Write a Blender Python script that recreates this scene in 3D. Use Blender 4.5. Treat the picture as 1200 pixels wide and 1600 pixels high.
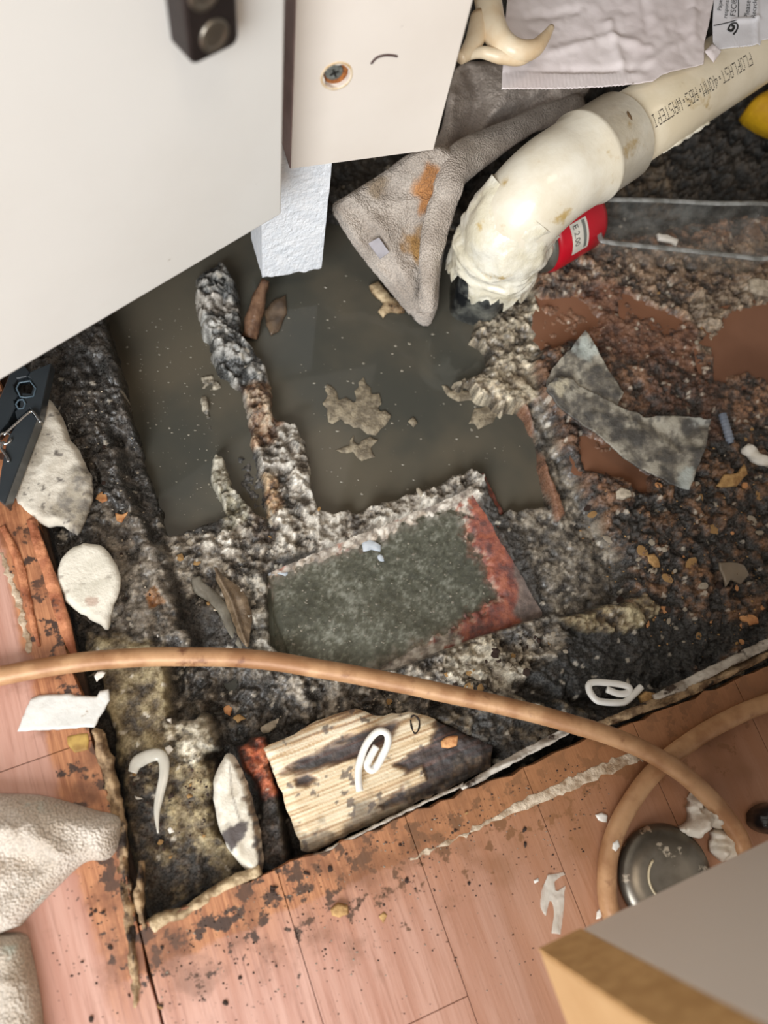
import bpy, bmesh, math, random
import numpy as np
from mathutils import Vector, Matrix

for o in list(bpy.data.objects): bpy.data.objects.remove(o, do_unlink=True)
S = bpy.context.scene
COL = S.collection
random.seed(7); rng = np.random.default_rng(7)
PI = math.pi

# ------------------------------------------------------------------ camera
H = 0.40                                   # lens height above the laminate
FPX = 1200.0
_d = np.array([424-600, 1197-800, FPX]); _d /= np.linalg.norm(_d)
UPc = -_d
Xc = np.array([1., 0, 0]); Xc -= Xc.dot(UPc)*UPc; Xc /= np.linalg.norm(Xc)
Yc = np.cross(UPc, Xc)
M3 = np.array([Xc, Yc, UPc])               # camera (x right, y down, z forward) -> world
cam = bpy.data.cameras.new('camera'); camo = bpy.data.objects.new('camera', cam); COL.objects.link(camo)
cam.sensor_fit = 'VERTICAL'; cam.sensor_height = 34.6667; cam.lens = 26.0
cam.clip_start = 0.01; cam.clip_end = 50
cam.dof.use_dof = True; cam.dof.focus_distance = 0.42; cam.dof.aperture_fstop = 5.0
R = Matrix([[M3[i][0], -M3[i][1], -M3[i][2]] for i in range(3)]).to_4x4()
camo.matrix_world = Matrix.Translation((0, 0, H)) @ R
S.camera = camo

# ------------------------------------------------------------------ world, lights, exposure
S.view_settings.view_transform = 'Standard'; S.view_settings.look = 'None'
S.view_settings.gamma = 1; S.view_settings.use_curve_mapping = False
S.view_settings.exposure = 0.0
W = bpy.data.worlds.new('room_light'); S.world = W; W.use_nodes = True
W.node_tree.nodes['Background'].inputs[0].default_value = (1.0, 0.93, 0.85, 1)
W.node_tree.nodes['Background'].inputs[1].default_value = 0.37

def area_light(name, loc, target, size, power, color):
    l = bpy.data.lights.new(name, 'AREA'); l.shape = 'RECTANGLE'; l.size, l.size_y = size
    l.energy = power; l.color = color
    o = bpy.data.objects.new(name, l); COL.objects.link(o); o.location = loc
    o.rotation_euler = (Vector(target)-Vector(loc)).to_track_quat('-Z', 'Y').to_euler()
    return o
area_light('window_daylight', (-0.42, -1.05, 0.85), (-0.02, 0.12, 0), (0.8, 0.8), 30, (0.95, 0.98, 1.0))
area_light('ceiling_lamp', (0.25, -0.3, 2.2), (0.1, 0.2, 0), (0.5, 0.5), 8, (1.0, 0.84, 0.66))

# ------------------------------------------------------------------ geometry helpers
def P(px, py, z):                          # point of the place seen at a pixel, on the level z
    px = np.asarray(px, float); py = np.asarray(py, float)
    r = np.stack([(px-600)/FPX, (py-800)/FPX, np.ones_like(px*1.0+py*0)], -1)
    w = r @ M3.T
    t = (np.asarray(z)-H)/w[..., 2]
    w = w*t[..., None]; w[..., 2] += H
    return w
def PV(px, py, z): return Vector(P(px, py, z))
def proj(x, y, z):
    w = np.stack(np.broadcast_arrays(np.asarray(x, float), np.asarray(y, float), np.asarray(z, float)-H), -1)
    c = w @ M3
    return 600+FPX*c[..., 0]/c[..., 2], 800+FPX*c[..., 1]/c[..., 2]

A0 = math.radians(20.3); CU, SU = math.cos(A0), math.sin(A0)
def UV(u, v, z=0): return Vector((u*CU-v*SU, u*SU+v*CU, z))

def lin(c):
    c = np.asarray(c, float)/255.0
    return np.where(c <= .04045, c/12.92, ((c+.055)/1.055)**2.4)

def hash2(ix, iy, seed):
    h = (ix.astype(np.int64)*374761393 + iy.astype(np.int64)*668265263 + seed*1442695041) & 0xffffffff
    h = ((h ^ (h >> 13))*1274126177) & 0xffffffff
    h = h ^ (h >> 16)
    return (h & 0xffff)/65535.0
def vnoise(x, y, seed=0):
    ix = np.floor(x); iy = np.floor(y); fx = x-ix; fy = y-iy
    fx = fx*fx*fx*(fx*(fx*6-15)+10); fy = fy*fy*fy*(fy*(fy*6-15)+10)
    a = hash2(ix, iy, seed); b = hash2(ix+1, iy, seed); c = hash2(ix, iy+1, seed); d = hash2(ix+1, iy+1, seed)
    return (a*(1-fx)+b*fx)*(1-fy)+(c*(1-fx)+d*fx)*fy
def fbm(x, y, scale, octv=4, seed=0, gain=.5):
    s = 0; a = 1; t = 0
    for o in range(octv):
        k = 2**o/scale
        ca, sa = math.cos(o*1.1), math.sin(o*1.1)
        s = s+a*vnoise((x*ca-y*sa)*k+31.7*o, (x*sa+y*ca)*k+17.3*o, seed+o); t += a; a *= gain
    return s/t
def worley(x, y, scale, seed=0):           # distance to the nearest jittered point, and that cell's own random number
    X = x/scale; Y = y/scale; ix = np.floor(X); iy = np.floor(Y)
    best = np.full(X.shape, 9.0); idn = np.zeros(X.shape)
    for dx in (-1, 0, 1):
        for dy in (-1, 0, 1):
            cx = ix+dx; cy = iy+dy
            qx = cx+hash2(cx, cy, seed); qy = cy+hash2(cx, cy, seed+5)
            d = (X-qx)**2+(Y-qy)**2
            m = d < best
            best = np.where(m, d, best); idn = np.where(m, hash2(cx, cy, seed+9), idn)
    return np.sqrt(best), idn
def sm(a, b, x):
    t = np.clip((x-a)/(b-a), 0, 1); return t*t*(3-2*t)

def sdf(px, py, poly):                     # signed distance, positive inside
    poly = np.asarray(poly, float); n = len(poly)
    d = np.full(np.shape(px), 1e9); ins = np.zeros(np.shape(px), bool)
    for i in range(n):
        ax, ay = poly[i]; bx, by = poly[(i+1) % n]
        ex, ey = bx-ax, by-ay; L = ex*ex+ey*ey+1e-18
        t = np.clip(((px-ax)*ex+(py-ay)*ey)/L, 0, 1)
        d = np.minimum(d, (px-ax-t*ex)**2+(py-ay-t*ey)**2)
        c = ((ay > py) != (by > py)) & (px < (bx-ax)*(py-ay)/((by-ay) if by != ay else 1e-12)+ax)
        ins ^= c
    d = np.sqrt(d)
    return np.where(ins, d, -d)
def nearest(px, py, poly):
    poly = np.asarray(poly, float); n = len(poly)
    bd = np.full(np.shape(px), 1e9); bx_ = np.array(px, float); by_ = np.array(py, float)
    for i in range(n):
        ax, ay = poly[i]; bx, by = poly[(i+1) % n]
        ex, ey = bx-ax, by-ay; L = ex*ex+ey*ey+1e-18
        t = np.clip(((px-ax)*ex+(py-ay)*ey)/L, 0, 1)
        qx = ax+t*ex; qy = ay+t*ey; d = (px-qx)**2+(py-qy)**2
        m = d < bd
        bd = np.where(m, d, bd); bx_ = np.where(m, qx, bx_); by_ = np.where(m, qy, by_)
    return bx_, by_
def linedist(px, py, pts):
    d = np.full(np.shape(px), 1e9)
    for (ax, ay), (bx, by) in zip(pts[:-1], pts[1:]):
        ex, ey = bx-ax, by-ay
        t = np.clip(((px-ax)*ex+(py-ay)*ey)/(ex*ex+ey*ey+1e-18), 0, 1)
        d = np.minimum(d, (px-ax-t*ex)**2+(py-ay-t*ey)**2)
    return np.sqrt(d)

def smooth_closed(pts, k=6):               # Catmull-Rom through the outline
    pts = np.asarray(pts, float); n = len(pts); out = []
    for i in range(n):
        p0, p1, p2, p3 = pts[i-1], pts[i], pts[(i+1) % n], pts[(i+2) % n]
        for j in range(k):
            t = j/k
            out.append(.5*((2*p1)+(-p0+p2)*t+(2*p0-5*p1+4*p2-p3)*t*t+(-p0+3*p1-3*p2+p3)*t**3))
    return np.array(out)
def smooth_open(pts, k=8):
    pts = [np.asarray(p, float) for p in pts]; q = [2*pts[0]-pts[1]]+pts+[2*pts[-1]-pts[-2]]; out = []
    for i in range(1, len(q)-2):
        p0, p1, p2, p3 = q[i-1], q[i], q[i+1], q[i+2]
        for j in range(k):
            t = j/k
            out.append(.5*((2*p1)+(-p0+p2)*t+(2*p0-5*p1+4*p2-p3)*t*t+(-p0+3*p1-3*p2+p3)*t**3))
    out.append(pts[-1]); return np.array(out)
def ragged(pts, amp, step, seed=0):        # breaks an outline into a torn edge
    pts = np.asarray(pts, float); out = []; r = np.random.default_rng(seed)
    n = len(pts)
    for i in range(n):
        a, b = pts[i], pts[(i+1) % n]; L = np.linalg.norm(b-a); m = max(1, int(L/step))
        nrm = np.array([-(b-a)[1], (b-a)[0]])/(L+1e-9)
        for j in range(m):
            out.append(a+(b-a)*j/m+nrm*r.normal(0, amp))
    return np.array(out)

# ------------------------------------------------------------------ object helpers
ORI = {}
def mesh_obj(name, V, F, mats, parent=None, smooth=True, cols=None, center=True, tris=None):
    V = np.asarray(V, float)
    if parent is None:
        org = np.array([(V[:, 0].min()+V[:, 0].max())/2, (V[:, 1].min()+V[:, 1].max())/2, V[:, 2].min()]) if center else np.zeros(3)
        loc = org
    else:
        org = np.array([(V[:, 0].min()+V[:, 0].max())/2, (V[:, 1].min()+V[:, 1].max())/2, V[:, 2].min()])
        loc = org-ORI[parent.name]
    me = bpy.data.meshes.new(name)
    if isinstance(F, np.ndarray):
        n = len(F); k = F.shape[1]
        me.vertices.add(len(V)); me.vertices.foreach_set('co', (V-org).astype(np.float32).ravel())
        me.loops.add(n*k); me.loops.foreach_set('vertex_index', F.astype(np.int32).ravel())
        me.polygons.add(n); me.polygons.foreach_set('loop_start', np.arange(0, n*k, k, dtype=np.int32))
        me.polygons.foreach_set('loop_total', np.full(n, k, np.int32))
        me.update(calc_edges=True); me.validate()
    else:
        me.from_pydata([tuple(v) for v in (V-org)], [], F); me.update()
    if smooth: me.polygons.foreach_set('use_smooth', np.ones(len(me.polygons), bool))
    if cols is not None:
        at = me.color_attributes.new('Col', 'FLOAT_COLOR', 'POINT')
        c4 = np.ones((len(V), 4), np.float32); c4[:, :cols.shape[1]] = cols
        at.data.foreach_set('color', c4.ravel())
    for m in (mats if isinstance(mats, (list, tuple)) else [mats]): me.materials.append(m)
    o = bpy.data.objects.new(name, me); COL.objects.link(o)
    if parent is not None: o.parent = parent
    o.location = loc; ORI[o.name] = org
    return o
def tag(o, label=None, cat=None, group=None, kind=None):
    if label: o['label'] = label
    if cat: o['category'] = cat
    if group: o['group'] = group
    if kind: o['kind'] = kind
    return o
def thing(name, loc, label, cat, group=None):
    o = bpy.data.objects.new(name, None); COL.objects.link(o); o.location = loc; o.empty_display_size = .01
    ORI[o.name] = np.array(loc, float); tag(o, label, cat, group); return o

def grid_slab(poly, z0, res, top, thick=.001, flat=False, col=None, px_space=True, reproj=False):
    """solid plate over an outline: top(x,y,d,px,py) is the relief above z0, d the distance to the edge in metres."""
    poly = np.asarray(poly, float)
    W2 = P(poly[:, 0], poly[:, 1], np.full(len(poly), z0))[:, :2] if px_space else poly
    x0, y0 = W2.min(0)-res; x1, y1 = W2.max(0)+res
    nx = int((x1-x0)/res)+2; ny = int((y1-y0)/res)+2
    gx, gy = np.meshgrid(x0+np.arange(nx)*res, y0+np.arange(ny)*res, indexing='ij')
    d = sdf(gx, gy, W2); ins = d > 0
    cell = ins[:-1, :-1] | ins[1:, :-1] | ins[:-1, 1:] | ins[1:, 1:]
    used = np.zeros((nx, ny), bool)
    used[:-1, :-1] |= cell; used[1:, :-1] |= cell; used[:-1, 1:] |= cell; used[1:, 1:] |= cell
    bx, by = nearest(gx, gy, W2)
    gx = np.where(ins, gx, bx); gy = np.where(ins, gy, by); d = np.maximum(d, 0)
    idx = -np.ones((nx, ny), int); n = used.sum(); idx[used] = np.arange(n)
    x, y, d = gx[used], gy[used], d[used]
    px, py = proj(x, y, np.full_like(x, z0))
    zt = z0+top(x, y, d, px, py)
    if reproj:
        q = P(px, py, zt); x, y = q[:, 0], q[:, 1]
    zb = np.full_like(zt, z0-thick) if flat else zt-thick
    V = np.concatenate([np.stack([x, y, zt], 1), np.stack([x, y, zb], 1)])
    ii, jj = np.nonzero(cell)
    a, b, c, e = idx[ii, jj], idx[ii+1, jj], idx[ii+1, jj+1], idx[ii, jj+1]
    Ft = np.stack([a, b, c, e], 1); Fb = Ft[:, ::-1]+n
    edges = np.concatenate([Ft[:, [0, 1]], Ft[:, [1, 2]], Ft[:, [2, 3]], Ft[:, [3, 0]]])
    key = edges[:, 0].astype(np.int64)*(n+1)+edges[:, 1]; rkey = edges[:, 1].astype(np.int64)*(n+1)+edges[:, 0]
    be = edges[~np.isin(key, rkey)]
    Fs = np.stack([be[:, 1], be[:, 0], be[:, 0]+n, be[:, 1]+n], 1)
    F = np.concatenate([Ft, Fb, Fs])
    C = None
    if col is not None:
        c = col(x, y, d, px, py); C = np.concatenate([c, c])
    return V, F, C

def tube(path, rad, n=12, cap=True, disp=None, flat=None):
    """tube along world points; rad a number or a list; disp(i, angle array) adds relief."""
    path = np.asarray(path, float); m = len(path)
    rad = np.full(m, rad) if np.isscalar(rad) else np.asarray(rad, float)
    T = np.gradient(path, axis=0); T /= np.linalg.norm(T, axis=1)[:, None]+1e-12
    up = np.array([0, 0, 1.]) if abs(T[0][2]) < .9 else np.array([1., 0, 0])
    N = np.zeros_like(T); v = up-T[0]*up.dot(T[0]); N[0] = v/np.linalg.norm(v)
    for i in range(1, m):
        v = N[i-1]-T[i]*N[i-1].dot(T[i]); N[i] = v/(np.linalg.norm(v)+1e-12)
    B = np.cross(T, N); th = np.arange(n)/n*2*PI
    V = []
    for i in range(m):
        r = rad[i]+(disp(i, th) if disp else 0*th)
        f = flat if flat else 1.0
        V.append(path[i]+np.outer(r*np.cos(th)*f, N[i])+np.outer(r*np.sin(th), B[i]))
    V = np.concatenate(V); F = []
    for i in range(m-1):
        for j in range(n):
            k = (j+1) % n
            F.append((i*n+j, i*n+k, (i+1)*n+k, (i+1)*n+j))
    if cap:
        F.append(tuple(range(n-1, -1, -1))); F.append(tuple((m-1)*n+j for j in range(n)))
    return V, F
def join(*parts):
    V = []; F = []; off = 0
    for v, f in parts:
        V.append(np.asarray(v, float)); F += [tuple(int(i)+off for i in q) for q in f]; off += len(v)
    return np.concatenate(V), F
def prism(poly, z0, z1, bev=0):            # poly: world xy; optional bevel of the top edge
    poly = np.asarray(poly, float); n = len(poly)
    area = np.sum(poly[:, 0]*np.roll(poly[:, 1], -1)-np.roll(poly[:, 0], -1)*poly[:, 1])
    if area < 0: poly = poly[::-1]
    rows = [(poly, z0)]
    if bev > 0:
        e = np.roll(poly, -1, 0)-poly; e /= np.linalg.norm(e, axis=1)[:, None]+1e-12
        nr = np.stack([-e[:, 1], e[:, 0]], 1); m = nr+np.roll(nr, 1, 0); m /= np.linalg.norm(m, axis=1)[:, None]+1e-9
        rows += [(poly, z1-bev), (poly+m*bev, z1)]
    else: rows.append((poly, z1))
    V = np.concatenate([np.c_[p, np.full(n, z)] for p, z in rows]); F = []
    for r in range(len(rows)-1):
        for i in range(n):
            j = (i+1) % n; F.append((r*n+i, r*n+j, (r+1)*n+j, (r+1)*n+i))
    F.append(tuple(range(n-1, -1, -1))); F.append(tuple((len(rows)-1)*n+i for i in range(n)))
    return V, F
def obox(o, ex, ey, ez, bev=0.0):          # box from a corner and three edge vectors
    o, ex, ey, ez = [np.array(a, float) for a in (o, ex, ey, ez)]
    bm = bmesh.new()
    vs = [bm.verts.new(o+ex*i+ey*j+ez*k) for k in (0, 1) for j in (0, 1) for i in (0, 1)]
    for f in ((0, 2, 3, 1), (4, 5, 7, 6), (0, 1, 5, 4), (2, 6, 7, 3), (0, 4, 6, 2), (1, 3, 7, 5)): bm.faces.new([vs[i] for i in f])
    bmesh.ops.recalc_face_normals(bm, faces=bm.faces)
    if bev > 0: bmesh.ops.bevel(bm, geom=list(bm.edges), offset=bev, segments=2, affect='EDGES', profile=.5)
    bm.verts.index_update()
    V = np.array([v.co[:] for v in bm.verts]); F = [tuple(v.index for v in f.verts) for f in bm.faces]; bm.free()
    return V, F
def disc_lathe(center, axis, prof, n=32):  # revolve (radius, along axis) pairs
    axis = np.array(axis, float)/np.linalg.norm(axis); t = np.array([0, 0, 1.]) if abs(axis[2]) < .9 else np.array([1., 0, 0])
    a = np.cross(axis, t); a /= np.linalg.norm(a); b = np.cross(axis, a); th = np.arange(n)/n*2*PI
    V = []; F = []
    for r, h in prof: V.append(np.array(center)+axis*h+np.outer(r*np.cos(th), a)+np.outer(r*np.sin(th), b))
    m = len(prof)
    for i in range(m-1):
        for j in range(n):
            k = (j+1) % n; F.append((i*n+j, i*n+k, (i+1)*n+k, (i+1)*n+j))
    F.append(tuple(range(n-1, -1, -1))); F.append(tuple((m-1)*n+j for j in range(n)))
    return np.concatenate(V), F

# ------------------------------------------------------------------ materials
class NT:
    def __init__(s, name):
        s.m = bpy.data.materials.new(name); s.m.use_nodes = True; s.t = s.m.node_tree; s.b = s.t.nodes['Principled BSDF']
    def n(s, typ, **kw):
        x = s.t.nodes.new(typ)
        for k, v in kw.items():
            if k.startswith('i_'):
                key = k[2:]; x.inputs[int(key) if key.isdigit() else key].default_value = v
            else: setattr(x, k, v)
        return x
    def l(s, a, b): s.t.links.new(a, b)
def c4(c): return tuple(lin(c))+(1,)
def mixc(t, fac, a, b, blend='MIX'):
    x = t.n('ShaderNodeMix', data_type='RGBA', blend_type=blend)
    for k, v in ((0, fac), (6, a), (7, b)):
        if hasattr(v, 'links'): t.l(v, x.inputs[k])
        else: x.inputs[k].default_value = v
    return x.outputs[2]
def ramp(t, src, a, b, lo=0., hi=1.):
    x = t.n('ShaderNodeMapRange', i_1=a, i_2=b, i_3=lo, i_4=hi); x.interpolation_type = 'SMOOTHSTEP'; t.l(src, x.inputs[0]); return x.outputs[0]
def math_(t, op, a, b=None):
    x = t.n('ShaderNodeMath', operation=op)
    for k, v in ((0, a), (1, b)):
        if v is None: continue
        if hasattr(v, 'links'): t.l(v, x.inputs[k])
        else: x.inputs[k].default_value = v
    return x.outputs[0]
def noise(t, vec, scale, detail=4, rough=.55):
    x = t.n('ShaderNodeTexNoise', i_Scale=scale, i_Detail=detail, i_Roughness=rough); t.l(vec, x.inputs['Vector']); return x.outputs['Fac']
def mat(name, col=(128, 128, 128), rough=.5, col2=None, vscale=60, bump=0., bscale=300, attr=False, metal=0, spec=.5, stain=None, stain_s=25, stain_t=(.55, .7), trans=0, alpha=1, ior=1.45, coat=0, sss=0, bumpdist=.002):
    t = NT(name); tc = t.n('ShaderNodeTexCoord').outputs['Object']
    if attr:
        a = t.n('ShaderNodeVertexColor', layer_name='Col').outputs['Color']
        base = mixc(t, noise(t, tc, vscale, 5), mixc(t, .22, a, (0, 0, 0, 1)), mixc(t, .12, a, (1, 1, 1, 1)))
    else:
        base = mixc(t, ramp(t, noise(t, tc, vscale, 5), .35, .65), c4(col), c4(col2 if col2 else [v*.88 for v in col]))
    if stain: base = mixc(t, ramp(t, noise(t, tc, stain_s, 5, .6), *stain_t), base, c4(stain))
    t.l(base, t.b.inputs['Base Color'])
    t.b.inputs['Roughness'].default_value = rough; t.b.inputs['Metallic'].default_value = metal
    t.b.inputs['Specular IOR Level'].default_value = spec; t.b.inputs['IOR'].default_value = ior
    t.b.inputs['Transmission Weight'].default_value = trans; t.b.inputs['Alpha'].default_value = alpha
    t.b.inputs['Coat Weight'].default_value = coat
    if sss: t.b.inputs['Subsurface Weight'].default_value = sss; t.b.inputs['Subsurface Scale'].default_value = .003
    if bump:
        bn = t.n('ShaderNodeBump', i_Strength=bump, i_Distance=bumpdist); t.l(noise(t, tc, bscale, 5, .6), bn.inputs['Height']); t.l(bn.outputs[0], t.b.inputs['Normal'])
    return t.m

def pal(w, stops):                         # w array 0..1 -> colour through stops [(pos, srgb)]
    pos = [s[0] for s in stops]; cs = np.array([lin(s[1]) for s in stops])
    return np.stack([np.interp(w, pos, cs[:, k]) for k in range(3)], -1)

# ================================================================== THE HOLE: ground relief
WATER = -0.035
RES = .00085
gx = np.arange(-.20, .44, RES); gy = np.arange(-.085, .64, RES)
GX, GY = np.meshgrid(gx, gy, indexing='ij')
PX, PY = proj(GX, GY, np.full_like(GX, -.022))
wob = (fbm(GX, GY, .02, 4, 3)-.5)*46        # ragged region borders, in pixels of the plan
wob2 = (fbm(GX, GY, .006, 3, 13)-.5)*26
n1 = fbm(GX, GY, .010, 5, 21, .62); n2 = fbm(GX, GY, .030, 4, 41); n3 = fbm(GX, GY, .0035, 3, 51)
n4 = fbm(GX, GY, .0065, 5, 57, .6)
w1, id1 = worley(GX+n2*.012+n4*.004, GY+n1*.009, .0068, 61); w2, id2 = worley(GX+n1*.006, GY+n4*.004, .0029, 71)
w3, id3 = worley(GX+n1*.012, GY+n2*.012, .0125, 81)
lump = np.clip(1-w1*1.15, 0, 1)*.6*np.clip(id1*1.6, .2, 1)+np.clip(1-w2*1.1, 0, 1)*.4
Z = np.full_like(GX, -.026)
C = pal(n1*.6+n3*.4, [(.25, (24, 20, 17)), (.5, (44, 37, 31)), (.8, (84, 74, 62))])
G = np.full_like(GX, .0035)                # gravel relief height
Rg = np.full_like(GX, .35)                 # roughness
def region(poly, z=None, stops=None, soft=10, g=None, rough=None, k=(.5, .3, .2), wb=1.0, zslope=0, con=1.7):
    global Z, C, G, Rg
    p = np.asarray(poly, float); a = p.min(0)-60; b = p.max(0)+60
    sel = (PX > a[0]) & (PX < b[0]) & (PY > a[1]) & (PY < b[1])
    d = sdf(PX[sel], PY[sel], p)+(wob[sel]*.5+wob2[sel]*.6)*wb
    m = sm(-soft, soft, d); mc = sm(-soft*.5, soft*.5, d)
    if z is not None:
        zz = z+zslope*np.clip(d, 0, 120)/1000.
        Z[sel] = Z[sel]*(1-m)+zz*m
    if g is not None: G[sel] = G[sel]*(1-m)+g*m
    if rough is not None: Rg[sel] = Rg[sel]*(1-m)+rough*m
    if stops:
        w = np.clip((n1[sel]*k[0]+n3[sel]*k[1]+lump[sel]*k[2]*1.2+id2[sel]*.12-.06-.45)*con+.45, 0, 1)
        C[sel] = C[sel]*(1-mc[:, None])+pal(w, stops)*mc[:, None]
def P3(a, b, c, lo=.28, mid=.46, hi=.68): return [(lo, a), (mid, b), (hi, c)]

# far corner under the waste pipe, its shade painted as dark soil colour
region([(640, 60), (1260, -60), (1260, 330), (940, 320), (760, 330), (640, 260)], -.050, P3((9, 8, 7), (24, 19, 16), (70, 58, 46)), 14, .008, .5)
region([(940, 200), (1060, 150), (1090, 300), (1000, 320), (940, 300)], None, P3((14, 12, 10), (54, 44, 34), (118, 98, 74)), 14)
# right: brown mud
region([(830, 420), (900, 380), (1260, 330), (1260, 1030), (1080, 1075), (985, 1015), (965, 930), (905, 800), (840, 640), (815, 540)], -.014,
       P3((30, 18, 11), (74, 46, 30), (150, 108, 78)), 12, .0028, .22)
region([(840, 430), (1260, 370), (1260, 500), (1130, 560), (1000, 540), (930, 490), (850, 480)], None, P3((44, 30, 21), (92, 68, 52), (170, 140, 112)), 14, .0034, .22)
region([(1070, 470), (1180, 440), (1200, 520), (1120, 560), (1060, 560)], None, P3((92, 72, 56), (140, 118, 96), (190, 170, 146)), 14, .004, .3)
region([(920, 440), (1090, 520), (1080, 600), (960, 560), (880, 500)], -.017, P3((76, 43, 27), (108, 66, 43), (140, 94, 66)), 18, .0022, .3)
region([(900, 830), (960, 770), (1110, 690), (1260, 640), (1260, 1010), (1080, 1060), (1000, 1010), (960, 900)], -.012,
       P3((12, 7, 5), (36, 22, 14), (136, 94, 58), .30, .52, .80), 16, .0042, .25)
region([(1000, 560), (1120, 600), (1130, 700), (1000, 690)], None, P3((28, 16, 11), (58, 34, 22), (104, 66, 44)), 16, .003, .3)
# silt slope between the pond and the mud
region([(790, 640), (845, 630), (905, 760), (955, 850), (985, 935), (930, 965), (870, 955), (815, 840), (770, 740)], -.027,
       P3((38, 33, 28), (82, 73, 62), (166, 154, 136), .3, .5, .78), 14, .0022, .10)
# black rotten joist and dark soil towards the right of the floor edge
region([(640, 1105), (800, 1085), (930, 1110), (1030, 1070), (1260, 985), (1260, 1030), (1060, 1105), (880, 1155), (720, 1235), (650, 1250)], -.009,
       P3((22, 18, 14), (56, 46, 35), (150, 132, 104), .3, .52, .84), 10, .0036, .3)
region([(850, 990), (1000, 962), (1190, 985), (1060, 1062), (925, 1105), (850, 1080), (780, 1045)], -.015, P3((5, 5, 5), (13, 11, 10), (52, 43, 34), .3, .6, .9), 12, .003, .35)
region([(870, 965), (940, 950), (1000, 935), (1020, 950), (985, 985), (900, 990)], -.010, P3((70, 54, 34), (134, 112, 78), (206, 190, 150)), 8, .004, .35)
PUD = [[(842, 472), (900, 458), (938, 508), (930, 552), (900, 535), (860, 552), (842, 530)], [(975, 470), (1010, 478), (1065, 505), (1050, 516), (1000, 500)],
       [(1125, 500), (1215, 478), (1215, 612), (1160, 590), (1112, 598), (1110, 550)], [(905, 684), (960, 694), (1016, 745), (1006, 770), (962, 756), (912, 735)], [(812, 628), (826, 628), (846, 690), (872, 760), (884, 800), (872, 812), (862, 770), (838, 700)]]
for k_, p_ in enumerate(PUD): region(p_, -.0205 if k_ < 4 else -.022, P3((112, 72, 48), (136, 88, 60), (150, 104, 74)), 7 if k_ < 4 else 4, .0022 if k_ < 4 else .0005, .1, wb=.7 if k_ < 4 else .35)
# rubble below the brick
region([(395, 1020), (600, 1000), (740, 955), (800, 955), (870, 965), (890, 1010), (800, 1085), (640, 1115), (520, 1125), (440, 1135), (380, 1080)], -.021,
       P3((32, 27, 23), (82, 73, 64), (190, 178, 160), .28, .5, .78), 12, .0060, .2)
region([(700, 985), (800, 1000), (860, 1020), (800, 1075), (690, 1065)], None, P3((70, 55, 42), (150, 134, 112), (226, 214, 190)), 14, .006, .35)
# dark hollow at the left of it
region([(255, 1035), (395, 1030), (445, 1110), (410, 1160), (330, 1185), (255, 1135)], -.0285, P3((20, 17, 15), (52, 45, 39), (136, 124, 108), .3, .52, .8), 14, .0055, .2)
# left bank of dark slime
region([(40, 540), (175, 490), (205, 600), (240, 730), (262, 830), (250, 900), (295, 1015), (150, 1020), (100, 960), (70, 820), (90, 700)], -.012,
       P3((15, 12, 11), (38, 31, 27), (92, 82, 72), .3, .52, .82), 22, .0036, .15)
region([(150, 800), (215, 800), (262, 905), (295, 1015), (170, 1010), (150, 930)], -.014, P3((42, 35, 30), (86, 76, 66), (156, 144, 128)), 16, .0036, .18)
region([(185, 690), (225, 700), (262, 830), (240, 850), (205, 780)], -.026, P3((11, 10, 9), (26, 22, 20), (84, 76, 68), .3, .5, .8), 12, .0035, .14)
# tawny sand pocket
region([(145, 1000), (262, 1000), (262, 1050), (262, 1140), (335, 1190), (345, 1300), (405, 1355), (240, 1440), (215, 1400), (200, 1250), (165, 1100)], -.012,
       P3((58, 45, 29), (118, 99, 66), (186, 168, 126), .28, .5, .8), 10, .0022, .6)
region([(195, 1200), (240, 1170), (250, 1260), (290, 1330), (400, 1345), (240, 1440), (212, 1390)], None, P3((30, 22, 17), (70, 54, 36), (128, 110, 76), .3, .55, .85), 26, .003, .55)
region([(260, 1130), (330, 1120), (340, 1170), (300, 1190), (265, 1175)], -.010, P3((90, 78, 60), (168, 154, 126), (228, 218, 196)), 8, .004, .5)
# brick dust and charred gap beside the wood
region([(372, 1165), (412, 1155), (450, 1250), (400, 1262)], -.010, P3((84, 32, 14), (170, 74, 34), (206, 114, 68)), 8, .003, .6)
region([(398, 1245), (450, 1240), (490, 1345), (420, 1372), (395, 1300)], -.012, P3((22, 16, 14), (46, 34, 28), (92, 74, 60), .3, .55, .85), 8, .0035, .4)
# the pond basin, both channels
region([(160, 470), (320, 380), (420, 330), (640, 330), (770, 470), (760, 520), (800, 600), (845, 690), (858, 780), (790, 790), (760, 735), (640, 775), (505, 812), (470, 830), (405, 830), (352, 800), (265, 828), (235, 730), (196, 600)],
       -.062, P3((60, 58, 50), (78, 74, 64), (96, 92, 80)), 7, .002, .3, wb=.55)
# sludge along the pond's right shore
region([(715, 590), (765, 555), (735, 520), (755, 465), (830, 450), (845, 530), (832, 610), (790, 645)], -.024, P3((66, 56, 44), (134, 119, 98), (208, 194, 168)), 9, .0036, .15)
region([(745, 600), (800, 575), (832, 600), (828, 635), (780, 632)], -.019, P3((120, 104, 82), (178, 160, 132), (226, 212, 184)), 9, .003, .25)
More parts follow.
